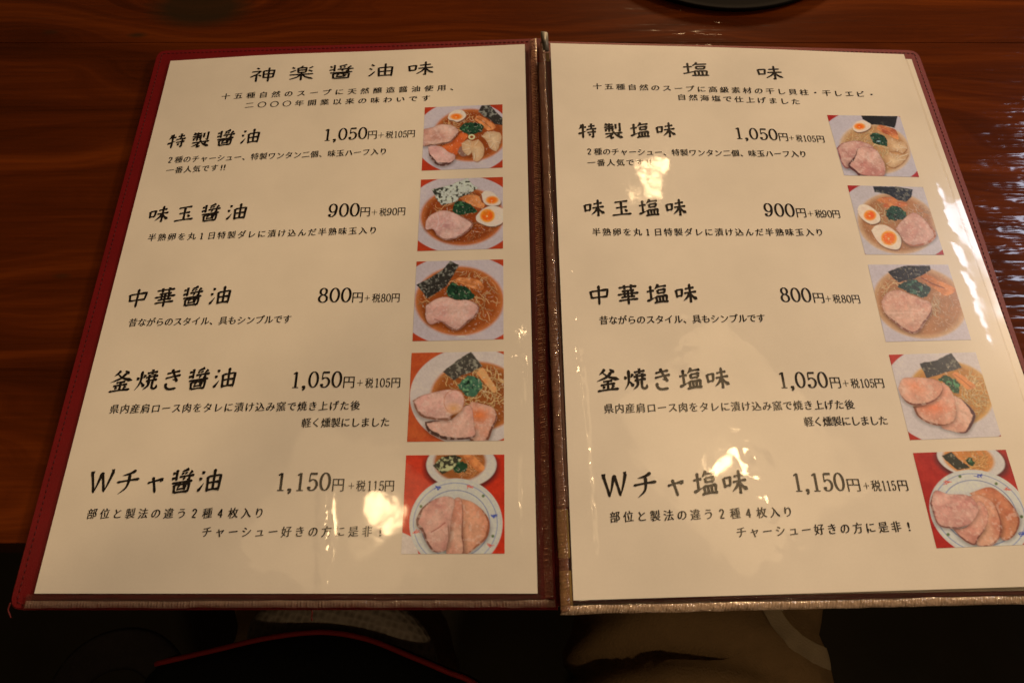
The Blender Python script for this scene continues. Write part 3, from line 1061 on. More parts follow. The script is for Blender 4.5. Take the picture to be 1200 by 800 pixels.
    def egg(self, pts, yolk, yc=(226, 112, 22), white=(226, 198, 162)):
        self.poly([(x + 6, y + 12) for x, y in pts], (90, 50, 28), soft=3)
        d = self.poly(pts, white, var=.04, rgb2=(206, 172, 140))
        self.ell(*yolk[:4], (240, 160, 50), yolk[4] if len(yolk) > 4 else 0, soft=3)
        self.ell(yolk[0], yolk[1], yolk[2] * .82, yolk[3] * .82, yc, yolk[4] if len(yolk) > 4 else 0, soft=5, rgb2=(236, 88, 20))
        self.ell(yolk[0] - 4, yolk[1] + 6, yolk[2] * .12, yolk[3] * .12, (250, 190, 110))

    def greens(self, pts, seed, rgb=(26, 52, 30), hi=(70, 104, 62)):
        d = self.poly(pts, rgb, rough=14, var=.4, scale=22)
        m = np.clip(.5 - d / (1.5 * self.px), 0, 1)
        n = self.nz(26, 2)
        self.put(m * np.clip((n - .6) * 5, 0, .9), hi, .3)
        n = self.nz(24, 2)
        self.put(m * np.clip((n - .6) * 5, 0, .9), (10, 24, 16), .3)

    def nori(self, pts, fleck=0.25, rgb=(42, 36, 28), hi=(140, 128, 104)):
        d = self.poly(pts, rgb, smooth=False, rough=5, var=.3, scale=12)
        m = np.clip(.5 - d / (1.5 * self.px), 0, 1)
        n = self.nz(38, 2) * .6 + self.nz(7, 2) * .4
        self.put(m * np.clip((n - .62 + fleck * .25) * 7, 0, 1) * min(1, fleck * 2.2), hi, .2)

    def menma(self, pts, rgb=(170, 92, 42)):
        self.poly(pts, rgb, rgb2=(196, 118, 62), rough=4)

    def wonton(self, pts, seed):
        self.poly([(x + 5, y + 9) for x, y in pts], (120, 70, 34), soft=4)
        d = self.poly(pts, (214, 172, 122), rough=6, rgb2=(190, 142, 92), scale=8, var=.12)
        r = random.Random(seed)
        c = np.mean(pts, axis=0)
        self.put(np.clip(1 + d / (14 * self.px), 0, 1) * np.clip(.5 - d / (1.4 * self.px), 0, 1) * .55, (150, 96, 52))
        for k in range(7):
            p = pts[r.randrange(len(pts))]
            q = (c[0] * .6 + p[0] * .4 + r.uniform(-14, 14), c[1] * .6 + p[1] * .4 + r.uniform(-14, 14))
            self.line([q, ((q[0] + p[0]) / 2 + 8, (q[1] + p[1]) / 2), p], 7, (236, 204, 160), .6)
            self.line([(q[0] + 8, q[1] + 8), ((q[0] + p[0]) / 2 + 16, (q[1] + p[1]) / 2 + 8), (p[0], p[1] + 6)], 6, (150, 98, 54), .45)

    def soup(self, cx, cy, rx, ry, rim, core, rot=0):
        d = self.ell_d(cx, cy, rx, ry, rot)
        self.put(np.clip(.5 - d / (4.5 * self.px), 0, 1), rim, .1)
        t = np.clip(-d / (min(rx, ry) * .16), 0, 1)
        self.put(t, core, .22, 10)
        self.inside = np.clip(-d / (10 * self.px), 0, 1)

    def emit(self, sh, parent, quad_uv):
        n = self.N
        a, b = np.meshgrid(np.linspace(0, 1, n), np.linspace(0, 1, n))
        q = np.array(quad_uv, float)
        uv = ((1 - a) * (1 - b))[..., None] * q[0] + (a * (1 - b))[..., None] * q[1] + (a * b)[..., None] * q[2] + ((1 - a) * b)[..., None] * q[3]
        V = sh.local(uv.reshape(-1, 2), 0.07)
        F = [(j * n + i, (j + 1) * n + i, (j + 1) * n + i + 1, j * n + i + 1) for j in range(n - 1) for i in range(n - 1)]
        o = mesh_obj('dish_photo', V, F, PRINT[sh.key], parent, smooth=True)
        at = o.data.color_attributes.new('Col', 'FLOAT_COLOR', 'POINT')
        # printed gloss: small pale sparkles on broth and meat
        sp_ = np.clip((self.nz(60, 1) - .84) * 14, 0, 1) * self.inside
        self.img = self.img * (1 - .35 * sp_[..., None]) + self.c((236, 206, 168)) * .35 * sp_[..., None]
        self.img = self.img * (1 + .20 * (vnoise((n, n), 52, self.seed + 5, 2)[..., None] - .5) + .10 * (vnoise((n, n), 7, self.seed + 6, 2)[..., None] - .5))
        grain = 1 + .07 * (np.random.default_rng(self.seed).random((n, n, 1)) - .5)
        rgba = np.concatenate([np.clip(self.img * grain, 0, .9), np.ones((n, n, 1))], 2).astype(np.float32)
        at.data.foreach_set('color', rgba.ravel())
        return o


BOWL = (182, 157, 142)
BOWL_R = (184, 164, 154)


def soy_special(sh, root, uv):
    p = Print([(72, 68), (930, 45), (930, 738), (32, 760)], (190, 155, 112), 11)
    p.fill((150, 42, 18))
    p.ell(500, 400, 548, 400, BOWL, var=.04, scale=4)
    p.soup(570, 378, 408, 288, (172, 92, 42), (124, 52, 16))
    p.noodles(450, 230, 210, 100, 46, (196, 140, 84), (90, 44, 16), 3)
    p.egg([(325, 185), (345, 140), (400, 105), (470, 100), (515, 130), (525, 170), (490, 205), (430, 230), (385, 215), (340, 205)], (420, 173, 66, 33))
    p.nori([(660, 120), (700, 55), (790, 48), (850, 120), (940, 205), (930, 275), (855, 265), (790, 215), (720, 170)], .3)
    p.menma([(622, 205), (660, 165), (740, 200), (855, 285), (775, 332), (700, 270)])
    p.line([(640, 190), (720, 235), (800, 300)], 8, (120, 56, 24), .8)
    p.poly([(250, 500), (400, 420), (470, 350), (545, 380), (500, 450), (440, 560), (400, 600), (320, 560)], (190, 88, 36), rgb2=(170, 70, 28))
    p.pork([(45, 310), (160, 285), (250, 255), (380, 275), (440, 330), (400, 400), (350, 455), (250, 472), (130, 488), (35, 480)], side=80, rw=10)
    p.pork([(105, 500), (150, 490), (250, 500), (330, 560), (405, 600), (370, 680), (280, 714), (200, 700), (150, 650), (115, 590)], (208, 150, 128), (186, 122, 108), (72, 42, 32), 34, 110)
    p.poly([(430, 560), (470, 500), (540, 590), (480, 610)], (120, 82, 62))
    p.greens([(450, 310), (500, 255), (580, 235), (680, 260), (715, 285), (690, 340), (600, 375), (530, 360)], 5)
    p.ring(588, 398, 28, 22, 14, (196, 180, 120))
    p.wonton([(480, 470), (540, 430), (610, 445), (660, 430), (720, 500), (715, 600), (660, 665), (610, 650), (590, 570), (545, 595), (490, 540)], 5)
    p.wonton([(700, 390), (760, 345), (880, 350), (915, 390), (900, 470), (860, 555), (790, 520), (760, 450)], 6)
    return p.emit(sh, root, uv)


def soy_egg(sh, root, uv):
    p = Print([(80, 62), (893, 45), (893, 750), (45, 762)], (198, 162, 118), 22)
    p.fill((160, 48, 20))
    p.ell(480, 410, 560, 385, BOWL, var=.04, scale=4)
    p.soup(490, 430, 415, 285, (174, 92, 42), (126, 52, 17))
    p.noodles(330, 330, 200, 120, 30, (190, 130, 76), (86, 42, 16), 5)
    p.noodles(650, 560, 180, 110, 30, (176, 104, 56), (90, 40, 16), 6)
    p.noodles(600, 200, 90, 50, 18, (196, 140, 84), (90, 44, 16), 7)
    p.menma([(460, 250), (520, 225), (640, 225), (680, 290), (712, 310), (690, 352), (600, 330), (520, 285)])
    p.nori([(185, 160), (370, 120), (540, 50), (585, 110), (648, 152), (560, 205), (470, 240), (420, 285), (290, 318), (245, 270)], .95, (48, 46, 34), (190, 180, 150))
    p.greens([(395, 340), (430, 280), (500, 285), (590, 330), (640, 390), (560, 400), (450, 415), (400, 380)], 7)
    p.egg([(680, 210), (720, 180), (790, 195), (850, 250), (872, 295), (840, 325), (750, 325), (700, 290)], (785, 272, 60, 38))
    p.egg([(625, 430), (680, 370), (770, 330), (860, 345), (930, 390), (930, 440), (870, 510), (770, 532), (670, 500), (630, 470)], (738, 425, 74, 66))
    p.pork([(130, 470), (180, 410), (290, 370), (380, 385), (480, 430), (590, 495), (560, 560), (470, 625), (340, 660), (250, 620), (200, 550), (130, 550)], (212, 156, 132), (190, 130, 116), (120, 70, 50), 10, 60)
    p.line([(240, 400), (255, 480), (230, 560)], 9, (226, 182, 158), .6)
    return p.emit(sh, root, uv)


def soy_plain(sh, root, uv):
    p = Print([(80, 40), (885, 25), (885, 755), (47, 772)], (198, 162, 118), 33)
    p.fill((160, 50, 20))
    p.ell(480, 400, 600, 420, BOWL, var=.04, scale=4)
    p.soup(478, 405, 412, 318, (178, 98, 46), (138, 62, 20))
    p.noodles(640, 330, 220, 230, 80, (205, 150, 92), (100, 48, 18), 8)
    p.noodles(180, 420, 70, 70, 10, (196, 140, 84), (90, 44, 16), 9)
    p.menma([(440, 225), (480, 190), (640, 210), (700, 265), (680, 310), (560, 275)])
    p.line([(450, 218), (560, 245), (690, 282)], 7, (140, 76, 34), .7)
    p.nori([(80, 255), (210, 190), (320, 120), (395, 38), (475, 75), (420, 175), (360, 265), (270, 330), (180, 385), (130, 315)], .28)
    p.greens([(360, 330), (400, 235), (470, 260), (560, 290), (620, 360), (590, 395), (450, 395), (380, 360)], 9)
    p.pork([(170, 450), (260, 390), (360, 370), (460, 400), (560, 400), (655, 450), (640, 530), (560, 600), (470, 672), (390, 655), (310, 595), (215, 620), (170, 560)], (218, 160, 132), (200, 138, 116), (110, 64, 44), 10, 60)
    p.line([(250, 570), (300, 590), (350, 600)], 10, (120, 70, 50), .6)
    p.ell(500, 730, 40, 8, (230, 205, 180))
    return p.emit(sh, root, uv)


def soy_grilled(sh, root, uv):
    p = Print([(80, 50), (820, 38), (822, 755), (42, 757)], (192, 160, 122), 44)
    p.fill((176, 76, 34), rgb2=(160, 62, 28))
    p.ell(560, 400, 495, 395, (196, 172, 152), var=.04, scale=4)
    p.soup(600, 400, 370, 280, (172, 98, 46), (130, 66, 26))
    p.noodles(660, 350, 180, 190, 80, (208, 164, 104), (110, 60, 24), 10)
    p.noodles(350, 250, 90, 70, 14, (190, 140, 84), (96, 50, 20), 11)
    p.menma([(600, 210), (650, 170), (700, 240), (755, 330), (740, 370), (670, 300)], (196, 140, 84))
    p.pork([(560, 440), (640, 460), (730, 490), (765, 570), (730, 660), (680, 765), (560, 765), (480, 560)], (214, 152, 122), (196, 122, 92), (96, 54, 36), 16, 60)
    p.ell(620, 550, 70, 45, (196, 104, 56), 0, 12)
    p.pork([(185, 600), (260, 590), (400, 580), (500, 480), (560, 490), (580, 640), (585, 720), (480, 745), (350, 745), (280, 720), (220, 690), (190, 640)], (214, 156, 132), (196, 130, 110), (70, 44, 34), 30, 110)
    p.pork([(88, 430), (160, 390), (280, 360), (380, 345), (470, 360), (500, 430), (470, 510), (400, 550), (380, 580), (270, 585), (160, 560), (110, 500)], (222, 172, 148), (204, 148, 130), (116, 74, 54), 13, 120)
    p.ring(420, 440, 82, 92, 6, (176, 108, 74), 0, .8)
    p.ell(415, 495, 40, 30, (216, 150, 90), 0, 12)
    p.nori([(330, 200), (430, 120), (555, 38), (600, 100), (648, 155), (560, 205), (480, 230), (420, 272)], .3, (62, 54, 44))
    p.greens([(450, 310), (520, 240), (600, 245), (655, 300), (620, 360), (580, 408), (500, 375)], 12, (56, 88, 62), (110, 146, 96))
    return p.emit(sh, root, uv)


def double_plate(p, bowl2, big, ring_w, flowers):
    (bx, by, brx, bry, rot) = big
    p.ell(bx + 4, by, brx, bry, (214, 198, 178), rot, var=.03, scale=4)
    p.ring(bx, by, brx * .975, bry * .975, 8, (196, 182, 166), rot, .8)
    p.ring(bx, by, brx * .90, bry * .90, 5, (88, 100, 130), rot, .9)
    p.ring(bx, by, brx * .74, bry * .74, 6, (84, 94, 122), rot, .9)
    for (x, y, c) in flowers:
        r = random.Random(int(x + y))
        col = {'b': (46, 62, 128), 'r': (186, 62, 40), 'g': (86, 96, 56)}[c]
        if c == 'g':
            p.ell(x, y, 11, 11, col)
        else:
            for k in range(9 if c == 'b' else 5):
                a = r.uniform(0, 6.28)
                q = r.uniform(8, 40)
                p.line([(x + r.uniform(-26, 26), y + r.uniform(-16, 16)), (x + q * math.cos(a), y + q * .5 * math.sin(a))], 6, col, .85)


def soy_double(sh, root, uv):
    p = Print([(85, 37), (803, 37), (805, 762), (48, 765)], (190, 158, 122), 55)
    p.fill((182, 44, 22), rgb2=(160, 36, 18))
    p.poly([(40, 600), (150, 650), (180, 780), (30, 780)], (196, 170, 148), smooth=False)
    p.ell(490, 130, 275, 180, (90, 24, 20), 0, 6)
    p.ell(490, 110, 256, 168, (206, 186, 166), var=.04, scale=4)
    p.soup(480, 90, 190, 140, (150, 84, 40), (140, 76, 34))
    p.noodles(560, 120, 90, 80, 40, (196, 128, 74), (104, 50, 20), 13)
    p.menma([(500, 40), (570, 40), (660, 130), (610, 160)], (170, 92, 48))
    p.nori([(280, 115), (350, 50), (440, 35), (500, 60), (440, 130), (350, 180)], .42, (48, 44, 30), (170, 160, 110))
    p.greens([(430, 130), (470, 85), (530, 110), (520, 160), (450, 165)], 14)
    double_plate(p, None, (446, 545, 340, 335, 0), 0, [(320, 280, 'b'), (560, 275, 'r'), (730, 490, 'b'), (650, 340, 'g'), (195, 415, 'g'), (720, 635, 'g'), (690, 705, 'r'), (165, 600, 'r')])
    p.pork([(490, 360), (570, 385), (650, 450), (695, 530), (680, 640), (600, 715), (510, 765), (470, 600)], (206, 132, 96), (182, 104, 72), (130, 70, 44), 12, 20)
    p.pork([(420, 400), (450, 355), (490, 365), (505, 480), (500, 600), (505, 770), (385, 770), (400, 600)], (214, 152, 122), (190, 118, 92), (110, 60, 42), 8, 10)
    p.pork([(158, 510), (200, 430), (280, 370), (375, 342), (440, 370), (425, 470), (410, 560), (400, 680), (370, 740), (290, 750), (240, 690), (200, 600), (165, 560)], (208, 150, 128), (186, 122, 106), (96, 58, 46), 16, 170)
    p.line([(270, 605), (320, 575), (372, 535)], 8, (140, 62, 50), .8)
    p.line([(395, 560), (400, 650), (385, 720)], 10, (110, 70, 50), .7)
    return p.emit(sh, root, uv)


def salt_special(sh, root, uv):
    p = Print([(68, 58), (872, 70), (1085, 742), (258, 722)], (202, 168, 126), 66)
    p.fill((150, 26, 22))
    p.ell(560, 420, 590, 425, BOWL_R, 8, var=.04, scale=4)
    p.soup(600, 430, 395, 275, (190, 152, 112), (170, 118, 70), 10)
    p.noodles(420, 290, 190, 90, 60, (202, 162, 108), (130, 84, 44), 15)
    p.noodles(640, 440, 130, 70, 24, (208, 176, 120), (130, 84, 44), 16)
    p.egg([(345, 185), (400, 130), (480, 118), (540, 150), (545, 195), (490, 235), (410, 250), (360, 225)], (425, 185, 60, 36))
    p.nori([(440, 60), (845, 70), (815, 205), (740, 185), (620, 165), (560, 165), (460, 105)], .05, (26, 24, 24))
    p.menma([(610, 210), (640, 170), (730, 190), (830, 230), (855, 330), (770, 295), (690, 260)], (156, 72, 40))
    p.line([(650, 200), (750, 240), (840, 290)], 9, (196, 104, 64), .7)
    p.wonton([(720, 340), (760, 310), (860, 360), (930, 370), (950, 430), (900, 480), (840, 460), (760, 450)], 17)
    p.wonton([(690, 520), (760, 480), (850, 500), (960, 490), (930, 550), (880, 600), (800, 640), (720, 600)], 18)
    p.pork([(175, 425), (240, 370), (380, 345), (500, 370), (580, 420), (470, 480), (360, 560), (300, 650), (235, 600)], (200, 144, 122), (178, 118, 102), (126, 64, 58), 10, 160)
    p.pork([(300, 600), (380, 500), (400, 440), (470, 410), (600, 440), (660, 520), (705, 620), (680, 735), (450, 740), (380, 690), (310, 640)], (204, 148, 124), (182, 112, 96), (76, 36, 32), 20, 150)
    p.greens([(540, 280), (600, 255), (700, 290), (730, 350), (720, 405), (620, 380), (560, 350)], 19, (24, 54, 34), (60, 96, 70))
    p.ell(635, 350, 20, 8, (150, 170, 160))
    return p.emit(sh, root, uv)


def salt_egg(sh, root, uv):
    p = Print([(75, 63), (820, 80), (1030, 752), (252, 747)], (204, 172, 132), 77)
    p.fill((150, 28, 26))
    p.ell(550, 420, 575, 405, (180, 162, 152), 10, var=.04, scale=4)
    p.soup(565, 440, 395, 300, (186, 146, 106), (156, 100, 58), 12)
    p.noodles(420, 330, 120, 120, 34, (196, 164, 112), (116, 76, 40), 20, 6, 50)
    p.noodles(760, 320, 120, 90, 34, (190, 150, 112), (110, 70, 44), 21, 5, 30)
    p.menma([(360, 210), (420, 185), (560, 185), (560, 225), (440, 240)], (170, 84, 46))
    p.menma([(430, 255), (500, 225), (650, 235), (650, 270), (460, 285)], (176, 88, 48))
    p.nori([(330, 75), (560, 75), (720, 105), (705, 180), (660, 225), (560, 205), (470, 150), (345, 130)], .22, (30, 32, 36))
    p.greens([(450, 310), (520, 270), (600, 290), (665, 360), (620, 400), (520, 410), (470, 370)], 22, (26, 54, 36), (60, 94, 56))
    p.egg([(175, 300), (200, 258), (270, 258), (340, 300), (395, 360), (395, 420), (330, 448), (260, 425), (195, 365)], (300, 360, 62, 52))
    p.egg([(312, 510), (360, 460), (450, 458), (540, 510), (605, 580), (600, 670), (555, 700), (450, 675), (370, 610)], (488, 585, 80, 72, 20))
    p.pork([(555, 490), (620, 410), (720, 335), (800, 370), (880, 450), (950, 540), (920, 610), (830, 655), (720, 665), (640, 620), (590, 540)], (204, 150, 128), (192, 132, 112), (150, 84, 50), 16, 40)
    return p.emit(sh, root, uv)


def salt_plain(sh, root, uv):
    p = Print([(62, 45), (805, 45), (1022, 748), (232, 767)], (202, 172, 134), 88)
    p.fill((182, 164, 158), var=.05)
    p.soup(545, 400, 440, 330, (184, 142, 100), (154, 98, 58), 14)
    p.noodles(260, 230, 90, 70, 26, (196, 156, 108), (120, 76, 40), 23)
    p.noodles(780, 440, 150, 200, 50, (182, 138, 100), (140, 94, 64), 24, 5, 60)
    p.menma([(540, 150), (600, 130), (720, 190), (870, 260), (860, 300), (780, 335), (700, 280), (600, 210)], (172, 98, 50))
    p.line([(560, 165), (660, 220), (770, 262)], 12, (110, 50, 30), .8)
    p.nori([(250, 110), (400, 55), (640, 55), (645, 95), (560, 150), (480, 180), (350, 210), (300, 170)], .18, (30, 26, 26))
    p.noodles(680, 400, 50, 100, 16, (206, 176, 132), (120, 84, 50), 25, 5, 70)
    p.pork([(188, 390), (240, 310), (340, 280), (430, 310), (540, 355), (645, 400), (655, 490), (600, 580), (560, 650), (480, 690), (390, 650), (320, 590), (220, 490)], (206, 152, 126), (192, 132, 108), (110, 60, 44), 16, 80)
    p.line([(270, 500), (420, 490), (600, 500)], 10, (226, 180, 150), .5)
    p.greens([(340, 250), (420, 190), (520, 190), (630, 250), (640, 300), (580, 350), (480, 320), (400, 285)], 26, (24, 48, 36), (70, 100, 76))
    return p.emit(sh, root, uv)


def salt_grilled(sh, root, uv):
    p = Print([(52, 63), (757, 42), (970, 737), (228, 767)], (202, 172, 136), 99)
    p.fill((162, 38, 26))
    p.ell(560, 400, 560, 420, (198, 178, 166), 12, var=.04, scale=4)
    p.soup(560, 385, 350, 265, (190, 140, 76), (166, 106, 48), 12)
    p.noodles(760, 370, 120, 170, 90, (206, 168, 108), (130, 84, 44), 27)
    p.menma([(565, 225), (600, 205), (690, 260), (760, 325), (700, 350), (640, 300)], (186, 110, 62))
    p.line([(590, 225), (660, 280), (720, 330)], 7, (150, 76, 40), .8)
    p.nori([(300, 135), (430, 110), (560, 48), (605, 110), (650, 170), (520, 210), (360, 258), (330, 190)], .22, (50, 48, 46))
    p.pork([(590, 400), (670, 450), (740, 520), (760, 580), (720, 670), (670, 712), (560, 690), (480, 650), (540, 500)], (220, 162, 136), (204, 136, 112), (72, 38, 40), 20, 6, 50)
    p.pork([(250, 490), (380, 460), (480, 300), (540, 330), (590, 430), (600, 560), (560, 630), (470, 650), (370, 625), (290, 570)], (218, 158, 132), (206, 132, 104), (110, 62, 44), 13, 130)
    p.ell(420, 500, 90, 40, (204, 112, 76), 0, 14)
    p.pork([(130, 340), (160, 265), (240, 250), (420, 265), (490, 320), (480, 390), (420, 450), (320, 482), (220, 470), (160, 410)], (222, 166, 140), (210, 140, 112), (110, 60, 46), 12, 80)
    p.ell(270, 330, 60, 30, (212, 130, 92), 30, 14)
    p.greens([(450, 270), (510, 235), (570, 250), (630, 310), (620, 385), (570, 360), (520, 310)], 28, (30, 62, 38), (80, 130, 84))
    return p.emit(sh, root, uv)


def salt_double(sh, root, uv):
    p = Print([(42, 63), (693, 40), (835, 720), (212, 745)], (196, 164, 128), 111)
    p.fill((160, 36, 28), rgb2=(140, 26, 22))
    p.ell(450, 130, 262, 150, (84, 24, 26), 12, 6)
    p.ell(445, 110, 240, 140, (204, 184, 166), 14, var=.04, scale=4)
    p.soup(430, 110, 180, 120, (190, 124, 66), (180, 108, 54), 14)
    p.noodles(510, 120, 90, 90, 60, (206, 148, 84), (130, 70, 30), 29)
    p.nori([(240, 85), (310, 55), (360, 110), (440, 180), (350, 195), (290, 140)], .2, (44, 42, 32))
    p.greens([(400, 125), (440, 105), (480, 140), (450, 165)], 30)
    double_plate(p, None, (490, 500, 345, 290, 32), 0, [(500, 240, 'b'), (280, 290, 'r'), (680, 340, 'r'), (760, 655, 'b'), (368, 245, 'g'), (612, 300, 'g'), (765, 535, 'g'), (285, 655, 'g')])
    p.pork([(430, 370), (560, 325), (640, 370), (720, 470), (750, 570), (700, 670), (620, 680), (560, 480)], (196, 112, 72), (170, 84, 52), (120, 60, 40), 9, 20)
    p.pork([(400, 400), (480, 380), (570, 420), (620, 520), (630, 640), (560, 730), (460, 715), (480, 560)], (210, 142, 108), (186, 108, 80), (120, 64, 46), 9, 30)
    p.pork([(320, 620), (420, 590), (480, 430), (540, 480), (540, 580), (480, 680), (450, 725), (380, 690)], (206, 138, 114), (186, 112, 94), (96, 52, 42), 9, 90)
    p.pork([(165, 440), (200, 350), (290, 375), (400, 380), (460, 420), (485, 490), (440, 570), (380, 605), (300, 615), (220, 590), (185, 500)], (208, 148, 130), (186, 118, 106), (104, 62, 52), 9, 140)
    return p.emit(sh, root, uv)


SOY_PRINTS = [(soy_special, 43.6, 86.5), (soy_egg, 92.3, 135.8), (soy_plain, 141.8, 185.0), (soy_grilled, 191.0, 233.7), (soy_double, 239.8, 281.5)]
SALT_QUADS = [[[153.6, 47.8], [195.6, 47.3], [195.6, 89.2], [154.5, 88.9]], [[154.8, 95.4], [196.0, 95.7], [195.8, 137.7], [154.7, 137.8]],
              [[154.7, 143.7], [196.2, 143.4], [195.9, 185.0], [153.7, 186.0]], [[153.5, 192.7], [196.1, 191.5], [195.6, 232.9], [153.1, 234.1]],
              [[152.9, 240.0], [195.7, 239.1], [195.4, 280.2], [152.5, 280.8]]]
SALT_PRINTS = [salt_special, salt_egg, salt_plain, salt_grilled, salt_double]

# ------------------------------------------------------------------ the sheets
soy = sheet_paper('menu_sheet', LEFT)
tag(soy, 'cream menu sheet in the left pocket, listing five soy sauce ramen with reddish broth photos', 'menu sheet')
print_sheet(LEFT, soy)
for fn, v0, v1 in SOY_PRINTS:
    fn(LEFT, soy, [(153.6, v0), (196.9, v0 + .2), (196.8, v1), (153.7, v1)])


def right_edge(v):
    return 1.6 * math.exp(-((v - 190) / 90) ** 2)


salt = sheet_paper('menu_sheet', RIGHT, right_edge)
tag(salt, 'cream menu sheet in the right pocket, listing five salt ramen with pale broth photos', 'menu sheet')
print_sheet(RIGHT, salt)
for fn, q in zip(SALT_PRINTS, SALT_QUADS):
    fn(RIGHT, salt, q)

# second sheet in the pocket underneath: only its right margin shows
under = sheet_paper('menu_sheet', Sheet('salt', RIGHT.M.translation / MM, RIGHT.M.col[0][:3], -Vector(RIGHT.M.col[1][:3]), RIGHT.M.col[2][:3],
                                        [[6.2, 2.2], [215.6, 2.6], [5.4, 297.5], [217.2, 297.0]], []), right_edge, lift=-2.0)
tag(under, 'blank cream sheet showing only as a thin strip at the right edge of the menu', 'menu sheet')

# ------------------------------------------------------------------ the folder
folder = empty('menu_folder', (0.012, 0.16, 0.004))
tag(folder, 'open dark red menu folder with clear ribbed plastic pockets, lying over the table edge', 'menu folder')
FINV = folder.matrix_basis.inverted()


def frame_pts(sh, P):
    """(u, v, lift) in millimetres -> folder space"""
    M = FINV @ sh.M
    return [M @ Vector((u * MM, -v * MM, z * MM)) for u, v, z in P]


def board(name, sh, outline, z_top, thick):
    bm = bmesh.new()
    top = [bm.verts.new(p) for p in frame_pts(sh, [(u, v, z_top) for u, v in outline])]
    bot = [bm.verts.new(p) for p in frame_pts(sh, [(u, v, z_top - thick) for u, v in outline])]
    n = len(outline)
    bm.faces.new(top)
    bm.faces.new(list(reversed(bot)))
    for i in range(n):
        bm.faces.new((top[i], bot[i], bot[(i + 1) % n], top[(i + 1) % n]))
    bmesh.ops.recalc_face_normals(bm, faces=bm.faces)
    ed = [e for e in bm.edges if (e.verts[0] in top) and (e.verts[1] in top)]
    bmesh.ops.bevel(bm, geom=ed, offset=0.0006, segments=3, affect='EDGES')
    return bm_obj(name, bm, RED, folder)


def rounded(pts, r, which):
    out = []
    n = len(pts)
    for i, p in enumerate(pts):
        if i not in which:
            out.append(p)
            continue
        a, b = np.array(pts[i - 1], float), np.array(pts[(i + 1) % n], float)
        p = np.array(p, float)
        da, db = (a - p) / np.linalg.norm(a - p), (b - p) / np.linalg.norm(b - p)
        for k in range(7):
            t = k / 6
            q = (1 - t) ** 2 * (p + da * r) + 2 * t * (1 - t) * p + t * t * (p + db * r)
            out.append(tuple(q))
    return out


lo = rounded([(-11.2, -10.2), (218.6, -6.2), (218.6, 303.9), (-11.1, 302.3)], 6, {0, 3})
cl = board('cover', LEFT, lo, -1.3, 2.2)
ro = rounded([(-4.0, -6.0), (222.6, -6.2), (223.6, 100), (222.4, 190), (224.0, 299.2), (-4.0, 299.2)], 7, {1, 4})
cr = board('cover', RIGHT, ro, -3.0, 2.2)


def stitches(sh, path, z, parent, step=2.6, ln=1.7, r=0.22):
    V, F = [], []
    P = resample(path, max(2, int(np.sum(np.hypot(*np.diff(np.array(path, float), axis=0).T)) / step)))
    for i in range(len(P) - 1):
        d = (P[i + 1] - P[i]) / np.linalg.norm(P[i + 1] - P[i])
        a, b = P[i], P[i] + d * ln
        q = frame_pts(sh, [(a[0], a[1], z - .05), (a[0] * .5 + b[0] * .5, a[1] * .5 + b[1] * .5, z + .12), (b[0], b[1], z - .05)])
        v, f = tube_mesh(q, r * MM, 5)
        k = len(V)
        V += v
        F += [tuple(j + k for j in g) for g in f]
    return mesh_obj('stitching', V, F, RED_DARK, parent, smooth=True)


stitches(LEFT, [(214, -3.4), (-7.6, -7.2), (-7.8, 299.2), (-3, 301.0)], -1.3, cl)
stitches(RIGHT, [(0, -3.2), (219.4, -3.2), (220.3, 100), (219.2, 190), (220.6, 296)], -3.0, cr)

# spine: a trough of leatherette between the two covers
sp = []
spV = []
for v in np.linspace(-5.8, 303.0, 40):
    row = []
    a = (FINV @ LEFT.M) @ Vector((216.5 * MM, -v * MM, -1.9 * MM))
    b = (FINV @ RIGHT.M) @ Vector((-3.0 * MM, -min(v, 299) * MM, -2.6 * MM))
    for t in np.linspace(0, 1, 7):
        p = a.lerp(b, t)
        p.z -= 0.0012 * math.sin(math.pi * t)
        row.append(p)
    spV += row
    sp.append(row)
spF = [(j * 7 + i, (j + 1) * 7 + i, (j + 1) * 7 + i + 1, j * 7 + i + 1) for j in range(39) for i in range(6)]
spine = mesh_obj('spine', spV, spF, RED, folder, smooth=True)
sm = spine.modifiers.new('thickness', 'SOLIDIFY')
sm.thickness = 0.0016
sm.offset = -1


def weld(sh, p0, p1, width, z, mat, pitch=1.25, amp=0.40, seed=1, skew=0.0):
    """heat-sealed edge of the plastic: fine ribs across the strip"""
    r = np.random.default_rng(seed)
    p0, p1 = np.array(p0, float), np.array(p1, float)
    L = np.linalg.norm(p1 - p0)
    d = (p1 - p0) / L
    nrm = np.array([-d[1], d[0]])
    n = int(L / pitch) * 4
    prof = [0.0, 0.12, 0.3, 0.5, 0.7, 0.88, 1.0]
    V, F = [], []
    wob = np.interp(np.arange(n + 1), np.linspace(0, n, 40), r.normal(0, .10, 40))
    lift = np.interp(np.arange(n + 1), np.linspace(0, n, 26), r.normal(0, .16, 26))
    ribs = np.repeat(r.uniform(.35, 1.25, n // 4 + 2), 4)[:n + 1]
    for i in range(n + 1):
        s = i / n * L
        rib = amp * ribs[i] * (.5 - .5 * math.cos(2 * math.pi * i / 4))
        for j, q in enumerate(prof):
            e = math.sin(math.pi * q) ** .6
            pt = p0 + d * (s + skew * (q - .5) * width) + nrm * (q * width + wob[i] * (1 if j in (0, 6) else .5))
            V.append((pt[0], pt[1], z + rib * e + lift[i] * e * .8 + .25 * e))
    k = len(prof)
    F = [(i * k + j, i * k + j + 1, (i + 1) * k + j + 1, (i + 1) * k + j) for i in range(n) for j in range(k - 1)]
    return mesh_obj('pocket_weld', frame_pts(sh, V), F, mat, folder, smooth=True)


